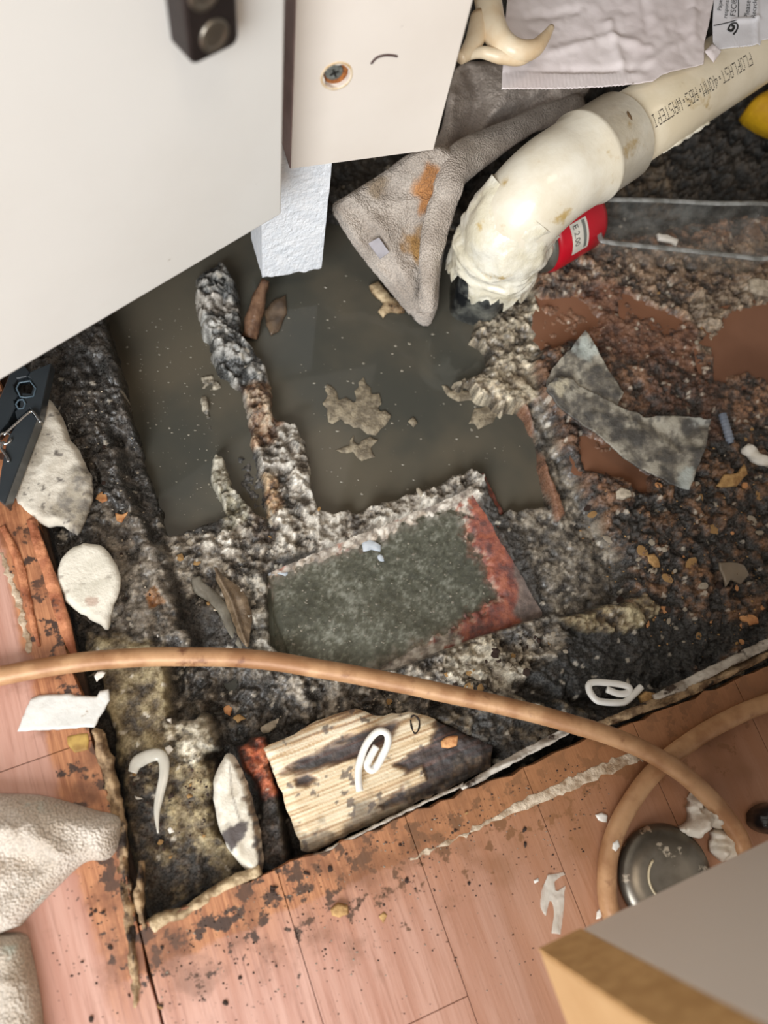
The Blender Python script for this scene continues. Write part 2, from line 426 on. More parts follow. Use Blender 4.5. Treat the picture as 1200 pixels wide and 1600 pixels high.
# the two mortar ridges standing out of the water
RIDGE = [(298, 425), (345, 388), (376, 450), (386, 520), (424, 560), (430, 640), (468, 652), (492, 720), (500, 805), (430, 822), (402, 780), (392, 690), (374, 600), (340, 572), (318, 520), (304, 470)]
region(RIDGE, -.022, P3((58, 52, 46), (132, 122, 110), (218, 210, 198)), 10, .0062, .18, wb=.6)
region([(300, 425), (345, 388), (376, 450), (372, 470), (310, 455)], None, P3((18, 22, 26), (58, 60, 60), (172, 168, 160), .3, .5, .72), 10, None, .2)
region([(305, 490), (380, 480), (420, 560), (415, 600), (350, 580), (320, 530)], None, P3((18, 21, 25), (70, 72, 72), (196, 194, 188), .32, .5, .7), 10, None, .18)
region([(380, 595), (428, 585), (452, 650), (440, 690), (394, 690)], None, P3((78, 52, 36), (142, 104, 74), (204, 180, 152)), 10, None, .3)
region([(400, 730), (440, 740), (450, 815), (420, 820), (402, 780)], None, P3((84, 58, 40), (160, 122, 84), (206, 178, 142)), 10, None, .3)
region([(425, 660), (468, 652), (492, 720), (500, 790), (455, 790), (440, 720)], None, P3((110, 98, 86), (184, 174, 160), (236, 230, 218)), 8, None, .3)
region([(330, 695), (352, 703), (362, 750), (398, 790), (408, 840), (385, 895), (348, 880), (346, 800), (328, 740)], -.024, P3((78, 72, 54), (150, 142, 118), (218, 211, 192)), 7, .0055, .3, wb=.5)
region([(360, 690), (400, 700), (420, 790), (395, 790), (372, 750)], -.0335, P3((30, 30, 32), (56, 55, 56), (92, 88, 84)), 8, .003, .2, wb=.5)
region([(306, 570), (330, 568), (345, 590), (322, 600), (330, 640), (338, 664), (322, 662), (308, 610)], -.0330, P3((60, 54, 46), (130, 120, 102), (196, 186, 166)), 5, .0025, .25, wb=.3)
# crumbled mortar bed along the brick's upper edge
region([(262, 835), (345, 830), (405, 800), (500, 790), (560, 788), (650, 760), (738, 722), (764, 738), (742, 800), (690, 788), (560, 846), (425, 872), (405, 905), (300, 890), (258, 858)], -.0235,
       P3((88, 78, 68), (164, 152, 136), (236, 228, 214), .25, .45, .7), 10, .0060, .3, wb=.6)
region([(258, 845), (400, 880), (410, 960), (290, 930)], None, P3((40, 33, 28), (90, 79, 68), (190, 178, 160)), 14, .006, .18)
region([(388, 790), (440, 815), (430, 850), (390, 845)], -.027, P3((34, 26, 22), (78, 62, 52), (160, 146, 130)), 8, .005, .25)
region([(396, 890), (430, 930), (450, 1010), (410, 1030), (385, 960)], -.027, P3((66, 60, 52), (126, 118, 104), (214, 206, 190)), 10, .005, .25)
# bed kept low where the brick, the wood and the floor lie
BRICK = [(757, 737), (866, 957), (490, 1106), (398, 884)]
region([(738, 762), (852, 956), (760, 985), (620, 1040), (470, 1050), (425, 1000), (420, 893)], -.056, None, 8, .001, None, wb=0)
region([(425, 1175), (560, 1135), (660, 1120), (770, 1175), (760, 1220), (455, 1350)], -.030, None, 8, .002, None, wb=0)
# orange fleck on the grey bank
region([(225, 930), (245, 925), (255, 945), (238, 958)], None, P3((90, 54, 24), (168, 108, 52), (190, 140, 90)), 6)

patch = sm(.42, .62, fbm(GX, GY, .018, 4, 161))          # loose grit in places, smooth slime in others
grit = .25+.75*patch
U_ = GX*CU+GY*SU; V_ = -GX*SU+GY*CU
h = lump*G*.85*(.10+.90*patch)+(n1-.5)*G*2.4+(n4-.5)*G*1.3+(n3-.5)*G*.6+np.clip(.75-w3, 0, 1)*np.clip(id3-.6, 0, 1)*G*2.6
h += -np.abs(fbm(GX, GY, .014, 4, 171)-.5)*G*1.6
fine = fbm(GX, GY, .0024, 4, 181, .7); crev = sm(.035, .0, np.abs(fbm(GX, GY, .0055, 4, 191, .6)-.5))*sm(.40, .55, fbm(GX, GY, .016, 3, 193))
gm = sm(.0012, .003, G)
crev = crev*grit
h += gm*grit*((fine-.5)*.0012-crev*.0011)
bank = sm(-10, 20, sdf(PX, PY, [(60, 560), (170, 500), (205, 600), (240, 730), (262, 830), (290, 1000), (160, 1010), (100, 900)]))
h += bank*((fbm(U_*1.0, V_*.22, .0045, 4, 211, .6)-.5)*.0052)
Z = Z+h-G*.45
outside = np.maximum(-.071-U_, -.0445-V_)  # below the floor slab the soil drops away
Z = np.where(outside > 0, np.minimum(Z, -.012-np.clip(outside*2, 0, .03)), Z)
# pits are darkened, crests left paler
pit_dark = np.clip((.30-lump)*1.6, 0, .55)*(G > .0025)
C = C*(1-pit_dark[..., None]*.75)
C = C*(1-gm*crev*.7)[..., None]*(1+gm[..., None]*(np.clip((fine-.5)*3.0*grit, -.55, .8))[..., None])*np.where(gm > .5, .86, 1)[..., None]  # crevice shade is painted into the ground colour
spk = (id2 > .965) & (w2 < .42) & (G > .002) & (Z > WATER-.002)
C[spk] = C[spk]*.35+lin((226, 216, 198))*.65
nx_, ny_ = GX.shape
I = np.arange(nx_*ny_).reshape(nx_, ny_)
F = np.stack([I[:-1, :-1], I[1:, :-1], I[1:, 1:], I[:-1, 1:]], -1).reshape(-1, 4)
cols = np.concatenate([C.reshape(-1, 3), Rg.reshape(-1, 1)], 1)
def zground(x, y):
    i = np.clip(((np.asarray(x)-gx[0])/RES).astype(int), 0, nx_-1); j = np.clip(((np.asarray(y)-gy[0])/RES).astype(int), 0, ny_-1)
    return Z[i, j]
def ground_mat():
    t = NT('wet_rubble'); tc = t.n('ShaderNodeTexCoord').outputs['Object']
    vc = t.n('ShaderNodeVertexColor', layer_name='Col')
    fine = noise(t, tc, 900, 4, .65)
    base = mixc(t, ramp(t, fine, .3, .7), mixc(t, .38, vc.outputs['Color'], (0, 0, 0, 1)), mixc(t, .07, vc.outputs['Color'], (1, .97, .9, 1)))
    t.l(base, t.b.inputs['Base Color'])
    t.l(math_(t, 'ADD', vc.outputs['Alpha'], ramp(t, noise(t, tc, 160, 3), .45, .7, -.06, .16)), t.b.inputs['Roughness'])
    bn = t.n('ShaderNodeBump', i_Strength=.6, i_Distance=.0010); t.l(noise(t, tc, 640, 6, .7), bn.inputs['Height']); t.l(bn.outputs[0], t.b.inputs['Normal'])
    cb = t.n('ShaderNodeBump', i_Strength=.35, i_Distance=.0010); t.l(noise(t, tc, 330, 4, .6), cb.inputs['Height']); t.l(cb.outputs[0], t.b.inputs['Coat Normal'])
    t.b.inputs['Specular IOR Level'].default_value = .38
    t.l(ramp(t, vc.outputs['Alpha'], .08, .32, .55, 0.), t.b.inputs['Coat Weight']); t.b.inputs['Coat Roughness'].default_value = .07
    return t.m
M_ground = ground_mat()
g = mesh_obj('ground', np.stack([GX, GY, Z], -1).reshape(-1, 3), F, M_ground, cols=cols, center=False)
tag(g, 'wet rubble, slime and brown mud filling the hole', kind='structure')

# ================================================================== SETTING: floor planks
def plank_mat():
    t = NT('pink_wood_laminate'); pos = t.n('ShaderNodeNewGeometry').outputs['Position']
    rot = t.n('ShaderNodeVectorRotate', rotation_type='Z_AXIS'); rot.inputs['Angle'].default_value = -A0; t.l(pos, rot.inputs['Vector'])
    sp = t.n('ShaderNodeSeparateXYZ'); t.l(rot.outputs[0], sp.inputs[0]); u, v = sp.outputs[0], sp.outputs[1]
    def st(su, sv, scale, d=5, r=.6):
        m = t.n('ShaderNodeMapping'); m.inputs['Scale'].default_value = (su, sv, 1); t.l(rot.outputs[0], m.inputs[0]); return noise(t, m.outputs[0], scale, d, r)
    info = t.n('ShaderNodeObjectInfo').outputs['Random']
    fine = st(26, 1, 22, 5, .65); broad = st(7, .55, 14, 4); blot = noise(t, rot.outputs[0], 42, 5, .6)
    pink = mixc(t, ramp(t, broad, .36, .66), c4((202, 160, 146)), c4((178, 130, 114)))
    pink = mixc(t, ramp(t, fine, .50, .72, 0, .6), pink, c4((142, 98, 84)))
    pink = mixc(t, math_(t, 'MULTIPLY', info, .22), pink, c4((172, 120, 98)))
    orange = mixc(t, ramp(t, fine, .35, .7), c4((192, 134, 94)), c4((146, 90, 60)))
    orange = mixc(t, ramp(t, blot, .45, .7), orange, c4((128, 74, 48)))
    jit = math_(t, 'MULTIPLY', math_(t, 'SUBTRACT', noise(t, rot.outputs[0], 70, 4), .5), .012)
    vj = math_(t, 'ADD', v, jit); uj = math_(t, 'ADD', u, jit)
    mb = math_(t, 'MULTIPLY', ramp(t, vj, -.0670, -.0625), ramp(t, u, -.10, -.085))
    ml = math_(t, 'MULTIPLY', ramp(t, uj, -.0985, -.0935), ramp(t, v, -.10, -.03))
    band = math_(t, 'MAXIMUM', mb, ml)
    base = mixc(t, band, pink, orange)
    # grime and mould bloom towards the broken edge
    gb = math_(t, 'MULTIPLY', ramp(t, v, -.105, -.046), ramp(t, u, -.11, -.08)); gl = math_(t, 'MULTIPLY', ramp(t, u, -.112, -.076), ramp(t, v, -.13, -.05))
    edge = math_(t, 'MAXIMUM', gb, gl)
    mould = noise(t, rot.outputs[0], 115, 5, .62)
    base = mixc(t, math_(t, 'MULTIPLY', ramp(t, math_(t, 'ADD', mould, math_(t, 'MULTIPLY', edge, .235)), .745, .80), .93), base, c4((40, 28, 26)))
    base = mixc(t, math_(t, 'MULTIPLY', ramp(t, math_(t, 'ADD', blot, math_(t, 'MULTIPLY', edge, .18)), .60, .80), .5), base, c4((112, 74, 50)))
    # brown painted over the right end of the floor for the warmer shade there
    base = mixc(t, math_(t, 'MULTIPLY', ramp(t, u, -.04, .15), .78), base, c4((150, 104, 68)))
    t.l(base, t.b.inputs['Base Color']); t.b.inputs['Roughness'].default_value = .42
    bn = t.n('ShaderNodeBump', i_Strength=.35, i_Distance=.0006); t.l(fine, bn.inputs['Height']); t.l(bn.outputs[0], t.b.inputs['Normal'])
    return t.m
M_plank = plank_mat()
M_under = mat('damp_underlay', (74, 54, 40), .8, (46, 33, 26), bump=.4)
# underlay slab: an L round the hole
fl_poly = [UV(-.27, -.30), UV(.50, -.30), UV(.50, -.0462), UV(-.074, -.0462), UV(-.074, .34), UV(-.27, .34)]
V, F_ = prism([(p.x, p.y) for p in fl_poly], -.0125, -.0072)
floor = mesh_obj('floor', V, F_, M_under, smooth=False); tag(floor, 'pink wood-effect floor with a hole broken through it', kind='structure')
rp = np.random.default_rng(3)
def plank(u0, u1, v0, v1, top_rag=0, right_rag=0):
    g_ = .00015; u0 += g_; u1 -= g_; v0 += g_; v1 -= g_
    pts = [(u0, v0), (u1, v0)]
    if right_rag:
        for k in range(1, 26):
            vv = v0+(v1-v0)*k/26
            pts.append((u1+rp.normal(0, right_rag)+.0012*math.sin(vv*38+1), vv))
    pts.append((u1, v1))
    if top_rag:
        for k in range(1, 10): pts.append((u1+(u0-u1)*k/10, v1+rp.normal(0, top_rag)))
    pts.append((u0, v1))
    w = [UV(a, b) for a, b in pts]
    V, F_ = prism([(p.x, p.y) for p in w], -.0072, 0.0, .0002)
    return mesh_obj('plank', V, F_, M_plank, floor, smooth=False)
vb = -.0448
for u0, u1, cuts in [(-.2083, -.1427, (-.30, -.06, .34)), (-.1427, -.0765, (-.30, .041, .34)), (-.0765, -.0118, (-.30, vb)), (-.0118, .054, (-.30, -.128, vb)),
                     (.054, .1194, (-.30, vb)), (.1194, .185, (-.30, vb)), (.185, .2505, (-.30, -.14, vb)), (.2505, .316, (-.30, vb)), (.316, .3815, (-.30, vb))]:
    for a, b in zip(cuts[:-1], cuts[1:]):
        plank(u0, u1, a, b, .0008 if b == vb else 0, .0006 if u1 == -.0765 else 0)

# flakes of orange board curling at the left edge, joined grain strips
M_orange = mat('split_orange_board', (206, 140, 100), .6, (150, 88, 58), vscale=90, bump=.4, bscale=500, stain=(58, 36, 28), stain_s=60, stain_t=(.6, .68))
def fibre(x, y, fib, seed):
    if not fib: return 0
    uu = x*CU+y*SU; vv = -x*SU+y*CU
    return (fbm(uu*.1, vv, .0016, 3, seed+7)-.5)*1.3 if fib == 'u' else (fbm(uu, vv*.1, .0016, 3, seed+7)-.5)*1.3
def strip(name, px_pts, widths, z, thick, m, parent=None, res=.0009, rag=.0006, seed=1, warp=0.0, zslope=None, col=None, fib=None):
    c = smooth_open(px_pts, 6); L = np.linspace(0, 1, len(c)); wv = np.interp(L, np.linspace(0, 1, len(widths)), widths)
    T = np.gradient(c, axis=0); T /= np.linalg.norm(T, axis=1)[:, None]; N = np.stack([-T[:, 1], T[:, 0]], 1)
    out = np.concatenate([c+N*wv[:, None]/2, (c-N*wv[:, None]/2)[::-1]])
    q = P(out[:, 0], out[:, 1], np.full(len(out), z))[:, :2]
    out = ragged(q, rag*.6, .0022, seed)
    def top(x, y, d, px, py):
        r = np.minimum(d/.0012, 1)
        return (thick*(.55+.45*r))+warp*(fbm(x, y, .012, 3, seed)-.4)+(zslope(px, py) if zslope else 0)+fibre(x, y, fib, seed)*thick+(fbm(x, y, .0025, 2, seed+3)-.5)*thick*.35
    V, F_, C_ = grid_slab(out, z, res, top, thick=.0, flat=True, col=col, px_space=False)
    return mesh_obj(name, V, F_, m, parent, cols=C_)
o = strip('board_splinter', [(48, 812), (78, 900), (104, 985), (122, 1040)], [13, 20, 20, 4], 0, .0022, M_orange, fib='v', rag=.0002, seed=4, warp=.001)
tag(o, 'long curling orange splinter along the left edge of the hole', 'splinter')
o = strip('board_splinter', [(4, 822), (30, 880), (48, 960), (62, 1010)], [8, 14, 12, 4], 0, .0014, M_orange, fib='v', rag=.0002, seed=8, warp=.0008)
tag(o, 'short orange splinter lying left of the curling one', 'splinter')

# ------------------------------------------------------------------ water
def water_mat(name, col, col2, rough=.06, alpha=.95):
    t = NT(name); tc = t.n('ShaderNodeTexCoord').outputs['Object']
    big = noise(t, tc, 9, 4); speck = noise(t, tc, 420, 2, .5)
    base = mixc(t, ramp(t, big, .38, .64), c4(col), c4(col2))
    t.l(base, t.b.inputs['Base Color']); t.b.inputs['Roughness'].default_value = rough; t.b.inputs['IOR'].default_value = 1.33
    t.b.inputs['Alpha'].default_value = alpha
    bn = t.n('ShaderNodeBump', i_Strength=.05, i_Distance=.001); t.l(noise(t, tc, 40, 2), bn.inputs['Height']); t.l(bn.outputs[0], t.b.inputs['Normal'])
    return t.m
M_water = water_mat('cloudy_grey_water', (74, 74, 68), (96, 90, 78))
def flat_sheet(name, poly, z, m, label, cat, kind=None, res=.01):
    q = P(np.array([p[0] for p in poly], float), np.array([p[1] for p in poly], float), np.full(len(poly), z))
    o = mesh_obj(name, q, [tuple(range(len(q)-1, -1, -1))] if sdf_area(q) < 0 else [tuple(range(len(q)))], m)
    return tag(o, label, cat, kind=kind)
def sdf_area(q): return np.sum(q[:, 0]*np.roll(q[:, 1], -1)-np.roll(q[:, 0], -1)*q[:, 1])
flat_sheet('pond_water', [(120, 470), (300, 330), (640, 280), (800, 440), (900, 800), (820, 850), (700, 800), (420, 880), (440, 1140), (250, 1160), (230, 900), (150, 620)], WATER, M_water,
           'murky grey water standing in the two channels of the hole', 'water', 'stuff')
M_frog = water_mat('shallow_silty_water', (92, 92, 78), (106, 104, 88), .1, .42)
M_puddle = water_mat('brown_mud_water', (140, 100, 78), (116, 80, 60), .12, .97)
for poly, lab in [(PUD[0], 'brown muddy puddle beside the tan sludge, above the folded felt'), (PUD[1], 'narrow brown puddle in the middle of the mud'),
                  (PUD[2], 'brown muddy puddle at the right edge of the photo'), (PUD[3], 'brown muddy puddle below the folded felt')]:
    dd = sdf(PX, PY, poly); z = float(np.percentile(Z[(dd < -14) & (dd > -30)], 12)); z = max(z, float(np.percentile(Z[dd > 4], 70)))
    c_ = np.array(poly, float); nrm_ = c_-c_.mean(0); poly = [tuple(p) for p in c_+nrm_/np.linalg.norm(nrm_, axis=1)[:, None]*(8 if lab.startswith('brown muddy puddle beside') else 22)]
    poly = [tuple(p) for p in ragged(np.array(poly), 4, 9, int(poly[0][0]))]
    flat_sheet('mud_puddle', poly, z, M_puddle, lab, 'puddle', 'stuff')

# ------------------------------------------------------------------ brick with its frog full of silty water
bq = np.array(P(np.array([p[0] for p in BRICK], float), np.array([p[1] for p in BRICK], float), np.full(4, -.031)))[:, :2]
M_attr = mat('painted_by_wear', attr=True, rough=.55, vscale=220, bump=.5, bscale=700, bumpdist=.001)
M_attr_wet = mat('wet_worn_surface', attr=True, rough=.28, vscale=220, bump=.5, bscale=600, bumpdist=.001)
frog = [(412, 902), (560, 852), (690, 795), (722, 800), (748, 866), (788, 932), (740, 964), (640, 1012), (570, 1050), (440, 1060), (420, 980)]
def brick_top(x, y, d, px, py):
    fs = sdf(px, py, frog)+(fbm(x, y, .006, 4, 5)-.5)*32+(fbm(x, y, .0018, 2, 6)-.5)*12
    f = sm(-12, 12, fs)
    crumb = (1-sm(0, .004, d))*(fbm(x, y, .005, 3, 9))*.004
    low = sm(960, 1050, py)*.004*sm(850, 760, px)
    return -.0052*f-crumb-low+(fbm(x, y, .003, 4, 12)-.5)*(.0008+.0014*f)
def brick_col(x, y, d, px, py):
    fs = sdf(px, py, frog)+(fbm(x, y, .006, 4, 5)-.5)*32+(fbm(x, y, .0018, 2, 6)-.5)*12
    a = fbm(x, y, .004, 5, 33, .65); b = fbm(x, y, .014, 4, 35)
    c = pal(a, P3((92, 30, 12), (138, 54, 24), (172, 86, 46), .3, .5, .7))
    grey = sdf(px, py, [(812, 860), (832, 880), (866, 957), (820, 978), (798, 955), (815, 920), (808, 890)])+(b-.5)*26
    c = c*(1-sm(-5, 5, grey))[:, None]+pal(a, P3((84, 66, 58), (112, 92, 82), (138, 118, 106)))*sm(-5, 5, grey)[:, None]
    m = sm(.43, .56, fbm(x, y, .007, 5, 44, .6)+np.clip((775-py)/200, -.35, .35)*.9+np.clip((735-px)/90, -.22, .5))
    mc = pal(a, P3((104, 92, 80), (176, 162, 146), (236, 228, 214), .3, .5, .68))
    c = c*(1-m)[:, None]+mc*m[:, None]
    silt = sm(-2, 16, fs); sc = pal(fbm(x, y, .0022, 4, 55, .7)*.6+fbm(x, y, .016, 4, 57, .6)*.4+.02, P3((64, 66, 54), (122, 124, 106), (232, 234, 220), .38, .56, .74))
    c = c*(1-silt)[:, None]+sc*silt[:, None]
    edge = .7*sm(-10, 0, fs)*sm(6, -4, fs)*sm(.5, .62, fbm(x, y, .003, 3, 66)); c = c*(1-edge)[:, None]+lin((214, 190, 164))*edge[:, None]
    return c
V, F_, C_ = grid_slab(bq, -.031, .0009, brick_top, thick=.024, flat=True, col=brick_col, px_space=False)
br = mesh_obj('brick', V, F_, M_attr, cols=C_)
tag(br, 'red brick lying in the hole, its hollow full of silty water', 'brick')
q = P(np.array([p[0] for p in frog], float), np.array([p[1] for p in frog], float), np.full(len(frog), -.0340))
cen = q.mean(0); q = cen+(q-cen)*1.06; q[:, 2] = -.0340
if sdf_area(q) < 0: q = q[::-1]
tag(mesh_obj('hollow_water', q, [tuple(range(len(q)))], M_frog, br), 'greenish silty water in the brick hollow', kind='stuff')

# ------------------------------------------------------------------ rotten pale wood plank under the copper pipe
WOODP = [(412, 1170), (470, 1140), (520, 1114), (555, 1108), (600, 1118), (640, 1113), (668, 1118), (720, 1140), (775, 1165), (772, 1200), (716, 1226), (640, 1262), (560, 1298), (482, 1336), (470, 1330), (440, 1240)]
def wood_h(x, y, d, px, py):
    uu = x*CU+y*SU; vv = -x*SU+y*CU
    gr = fbm(uu*.04, vv, .0015, 4, 91)
    rot = wood_rot(x, y, px, py)
    right = sm(640, 740, px)
    return (gr-.5)*.0009-rot*.0028-right*.002+(fbm(x, y, .004, 3, 95)-.5)*.0014*(rot+right)-np.clip(.0015-d, 0, .0015)*.8-(1-sm(0, .006, d))*.002
def wood_rot(x, y, px, py):
    j = (fbm(x*CU+y*SU, (-x*SU+y*CU)*4, .012, 4, 97)-.5)*16
    r = sm(-6, 6, sdf(px, py, [(440, 1208), (470, 1186), (520, 1162), (600, 1132), (636, 1122), (634, 1142), (600, 1164), (560, 1182), (500, 1202)])+j)
    r = np.maximum(r, sm(-6, 6, sdf(px, py, [(615, 1195), (670, 1165), (690, 1120), (780, 1150), (780, 1210), (650, 1250), (590, 1262), (625, 1235), (632, 1205)])+j))
    r = np.maximum(r, sm(-4, 4, sdf(px, py, [(462, 1218), (480, 1210), (496, 1216), (480, 1228), (464, 1228)])+j*.3))
    r = np.maximum(r, sm(-4, 4, sdf(px, py, [(590, 1258), (640, 1238), (700, 1225), (690, 1240), (600, 1264)])+j*.4))
    keep = sm(-4, 3, sdf(px, py, [(628, 1212), (660, 1198), (668, 1220), (632, 1236)])+j*.2)
    keep = np.maximum(keep, sm(-5, 5, sdf(px, py, [(628, 1122), (665, 1118), (672, 1160), (620, 1180), (600, 1170)])+j*.3))
    return r*(1-keep)
def wood_col(x, y, d, px, py):
    uu = x*CU+y*SU; vv = -x*SU+y*CU
    gr = .5+.5*np.sin(vv*2*PI/.0019+fbm(uu*.4, vv, .03, 3, 90)*3); a = fbm(uu*.05, vv, .0012, 4, 92)
    c = pal(gr*.28+a*.72, [(.25, (178, 138, 92)), (.42, (228, 198, 152)), (.7, (248, 232, 200))])
    top = sm(30, -30, (py-1170)+(px-500)*.36+(fbm(x, y, .01, 3, 96)-.5)*50)
    ct = pal(a, [(.28, (122, 84, 50)), (.42, (204, 160, 102)), (.62, (250, 240, 214))])
    c = c*(1-top*.7)[:, None]+ct*(top*.7)[:, None]
    r = wood_rot(x, y, px, py); rc = pal(a, [(.3, (26, 15, 14)), (.55, (54, 32, 28)), (.8, (104, 66, 50))])
    c = c*(1-r)[:, None]+rc*r[:, None]
    rim = sm(.05, .4, r)*sm(.95, .6, r); c = c*(1-rim*.4)[:, None]+lin((140, 88, 52))*(rim*.4)[:, None]
    low = sm(-8, 34, py-(1334-(px-486)*.46)+62-((fbm(x, y, .012, 4, 98)-.5)*70)); lc = pal(fbm(x, y, .002, 3, 99), [(.3, (44, 36, 28)), (.6, (96, 78, 56)), (.8, (150, 124, 92))])
    low = low*.7*sm(.35, .6, fbm(x, y, .009, 4, 103)+sm(20, 60, py-(1334-(px-486)*.46)+62)*.25); c = c*(1-low)[:, None]+lc*low[:, None]
    sp = sm(.70, .76, fbm(x, y, .0045, 3, 101)); c = c*(1-sp*.8)[:, None]+lin((62, 42, 32))*(sp*.8)[:, None]
    return c
V, F_, C_ = grid_slab(ragged(WOODP, 1.6, 12, 5), -.006, .0007, wood_h, thick=.016, flat=True, col=wood_col)
o = mesh_obj('rotten_wood_plank', V, F_, mat('rotten_wood', attr=True, rough=.6, vscale=300, bump=.4, bscale=900, bumpdist=.001), cols=C_)
tag(o, 'pale rotten wood plank with dark decayed streaks below the copper pipe', 'plank')

c = smooth_closed([(642, 1122), (648, 1118), (655, 1126), (654, 1140), (648, 1146), (643, 1136)], 4)
V, F_ = tube(P(c[:, 0], c[:, 1], np.full(len(c), -.0060)), [.0003+.0003*abs(math.sin(i*.7)) for i in range(len(c))], 6)
tag(mesh_obj('knot_ring', V, F_, mat('black_knot', (40, 30, 26), .7), o), 'thin black knot ring on the pale end')

# ------------------------------------------------------------------ strips at the hole's rim
M_beadc = mat('crusty_sealant', (206, 184, 148), .55, (128, 102, 72), vscale=130, bump=.6, bscale=400, stain=(48, 36, 28), stain_s=110, stain_t=(.56, .66))
M_splint = mat('splintered_grey_wood', (186, 158, 122), .7, (104, 80, 56), vscale=160, bump=.6, bscale=500, stain=(44, 33, 27), stain_s=90, stain_t=(.54, .64))
M_whitep = mat('cracked_white_paint', (198, 190, 178), .5, (140, 128, 114), vscale=90, bump=.3, stain=(62, 48, 38), stain_s=70, stain_t=(.50, .58))
def rim(name, pts, w, z, th, m, label, cat, **k): return tag(strip(name, pts, w, z, th, m, **k), label, cat)
rim('rotten_edge_strip', [(152, 1140), (170, 1200), (188, 1290), (196, 1370), (206, 1440), (212, 1530), (214, 1575)], [16, 24, 20, 12, 20, 14, 3], -.003, .0048, M_splint, 'splintered rotten wood strip along the left rim of the sand pocket', 'strip', rag=.0009, seed=11, warp=.0015, fib='v')
rim('rotten_edge_strip', [(222, 1345), (220, 1400), (226, 1452)], [8, 16, 10], -.004, .006, M_splint, 'short splinter of rotten wood at the corner of the hole', 'strip', rag=.0008, seed=12, warp=.001, fib='v')
rim('sealant_bead', [(236, 1446), (262, 1432), (290, 1424), (330, 1396), (372, 1374), (408, 1358)], [24, 24, 17, 17, 20, 18], -.005, .0058, M_beadc, 'knobbly cream sealant bead along the bottom of the sand pocket', 'sealant', rag=.0004, seed=13, warp=.0018)
rim('skirting_strip', [(720, 1232), (790, 1192), (880, 1144), (908, 1130)], [7, 13, 12, 6], -.003, .0036, M_whitep, 'cracked white painted skirting strip above the dried glue line', 'skirting', rag=.0003, seed=14, warp=.0004, fib='u')
rim('skirting_strip', [(1020, 1092), (1060, 1074), (1115, 1046), (1205, 1002)], [12, 17, 15, 15], -.003, .0042, M_whitep, 'cracked white painted skirting strip right of the flat white hook', 'skirting', rag=.0003, seed=15, warp=.0004, fib='u')
rim('skirting_backing', [(900, 1146), (1000, 1108), (1090, 1072), (1205, 1020)], [10, 16, 18, 10], -.005, .005, M_splint, 'bare grey wood lath just below the white skirting strip', 'lath', rag=.0003, seed=16, warp=.0005, fib='u')
rim('paint_edge', [(412, 1368), (480, 1342), (560, 1304), (640, 1264), (724, 1226)], [4, 3, 5, 4, 5], -.003, .0034, M_whitep, 'thin peeling white paint edge below the rotten wood plank', 'paint strip', rag=.0003, seed=17, warp=.0004, res=.0006)
M_glue = mat('dried_glue', (214, 196, 172), .6, (150, 124, 96), vscale=140, bump=.6, bscale=500)
rim('glue_line', [(640, 1342), (700, 1318), (780, 1276), (830, 1252), (900, 1222), (985, 1186), (1010, 1180)], [3, 5, 8, 17, 20, 16, 6], -.0002, .0005, M_glue, 'whitish line of dried glue across the floor boards', 'glue', rag=.0013, seed=18, res=.0009)
rim('glue_line', [(2, 862), (28, 940), (46, 1020)], [8, 9, 6], -.0002, .0005, M_glue, 'whitish line of dried glue left of the orange splinters', 'glue', rag=.0014, seed=19, res=.0009)

# ================================================================== CABINET PIECES
def hit(px, py, p0, n):                    # where the line of sight meets a plane
    r = M3 @ np.array([(px-600)/FPX, (py-800)/FPX, 1.0]); o = np.array([0, 0, H]); n = np.array(n, float)
    return o+r*(np.dot(np.array(p0)-o, n)/np.dot(r, n))
M_white = mat('white_laminate', (240, 238, 233), .32, (235, 232, 226), vscale=9, stain=(176, 166, 152), stain_s=55, stain_t=(.715, .76))
M_offwhite = mat('cream_white_laminate', (238, 229, 219), .35, (231, 221, 210), vscale=9, stain=(150, 136, 122), stain_s=75, stain_t=(.715, .75))
ZD = .08
dB = P(440, 335, ZD); dA = P(0, 595, ZD); du = (dB-dA)/np.linalg.norm(dB-dA); dn = np.array([du[1], -du[0], 0])
dL = dA-du*.25
door = thing('cabinet_door', ((dL+dB)/2), 'large white cabinet door with a dark metal catch, upper left', 'cabinet door')
V, F_ = obox(dL-dn*.016, dB-dL, dn*.016, (0, 0, .62), .0012); mesh_obj('door_panel', V, F_, M_white, door, smooth=False)
# dark catch plate on the door's face: a rounded plate standing off the door, with a screw
pf = dB+dn*.011
c0 = hit(299, 106, pf, dn); c1 = hit(374, 62, pf, dn)
M_dark = mat('dark_bronze_metal', (62, 54, 52), .45, (52, 45, 44), metal=.6, bump=.1); M_brass = mat('dull_steel', (150, 142, 130), .35, metal=.9)
w_ = np.dot(c1-c0, du); zb_ = min(c0[2], c1[2])
out = []; rr = .0035
for k in range(7):
    a = PI+k/6*PI/2; out.append((rr+rr*math.cos(a), rr+rr*math.sin(a)))
for k in range(7):
    a = 1.5*PI+k/6*PI/2; out.append((w_-rr+rr*math.cos(a), rr+rr*math.sin(a)))
out += [(w_, .12), (0, .12)]
V, F_ = prism(out, 0, .0105, .0008)
base_ = c0.copy(); base_[2] = zb_
V = base_+np.outer(V[:, 0], du)+np.outer(V[:, 1], [0, 0, 1.])+np.outer(V[:, 2]-.0105, dn)
plate = mesh_obj('catch_plate', V, F_, M_dark, door, smooth=False); tag(plate, 'dark metal catch plate')
sc = hit(334, 55, pf, dn)
V, F_ = disc_lathe(sc, dn, [(.0058, -.001), (.0058, .0006), (.0050, .0012), (.0040, .0006), (.0034, .0004), (.0012, .0005)], 28)
mesh_obj('screw', V, F_, M_brass, plate)
sc = hit(318, -12, pf, dn)
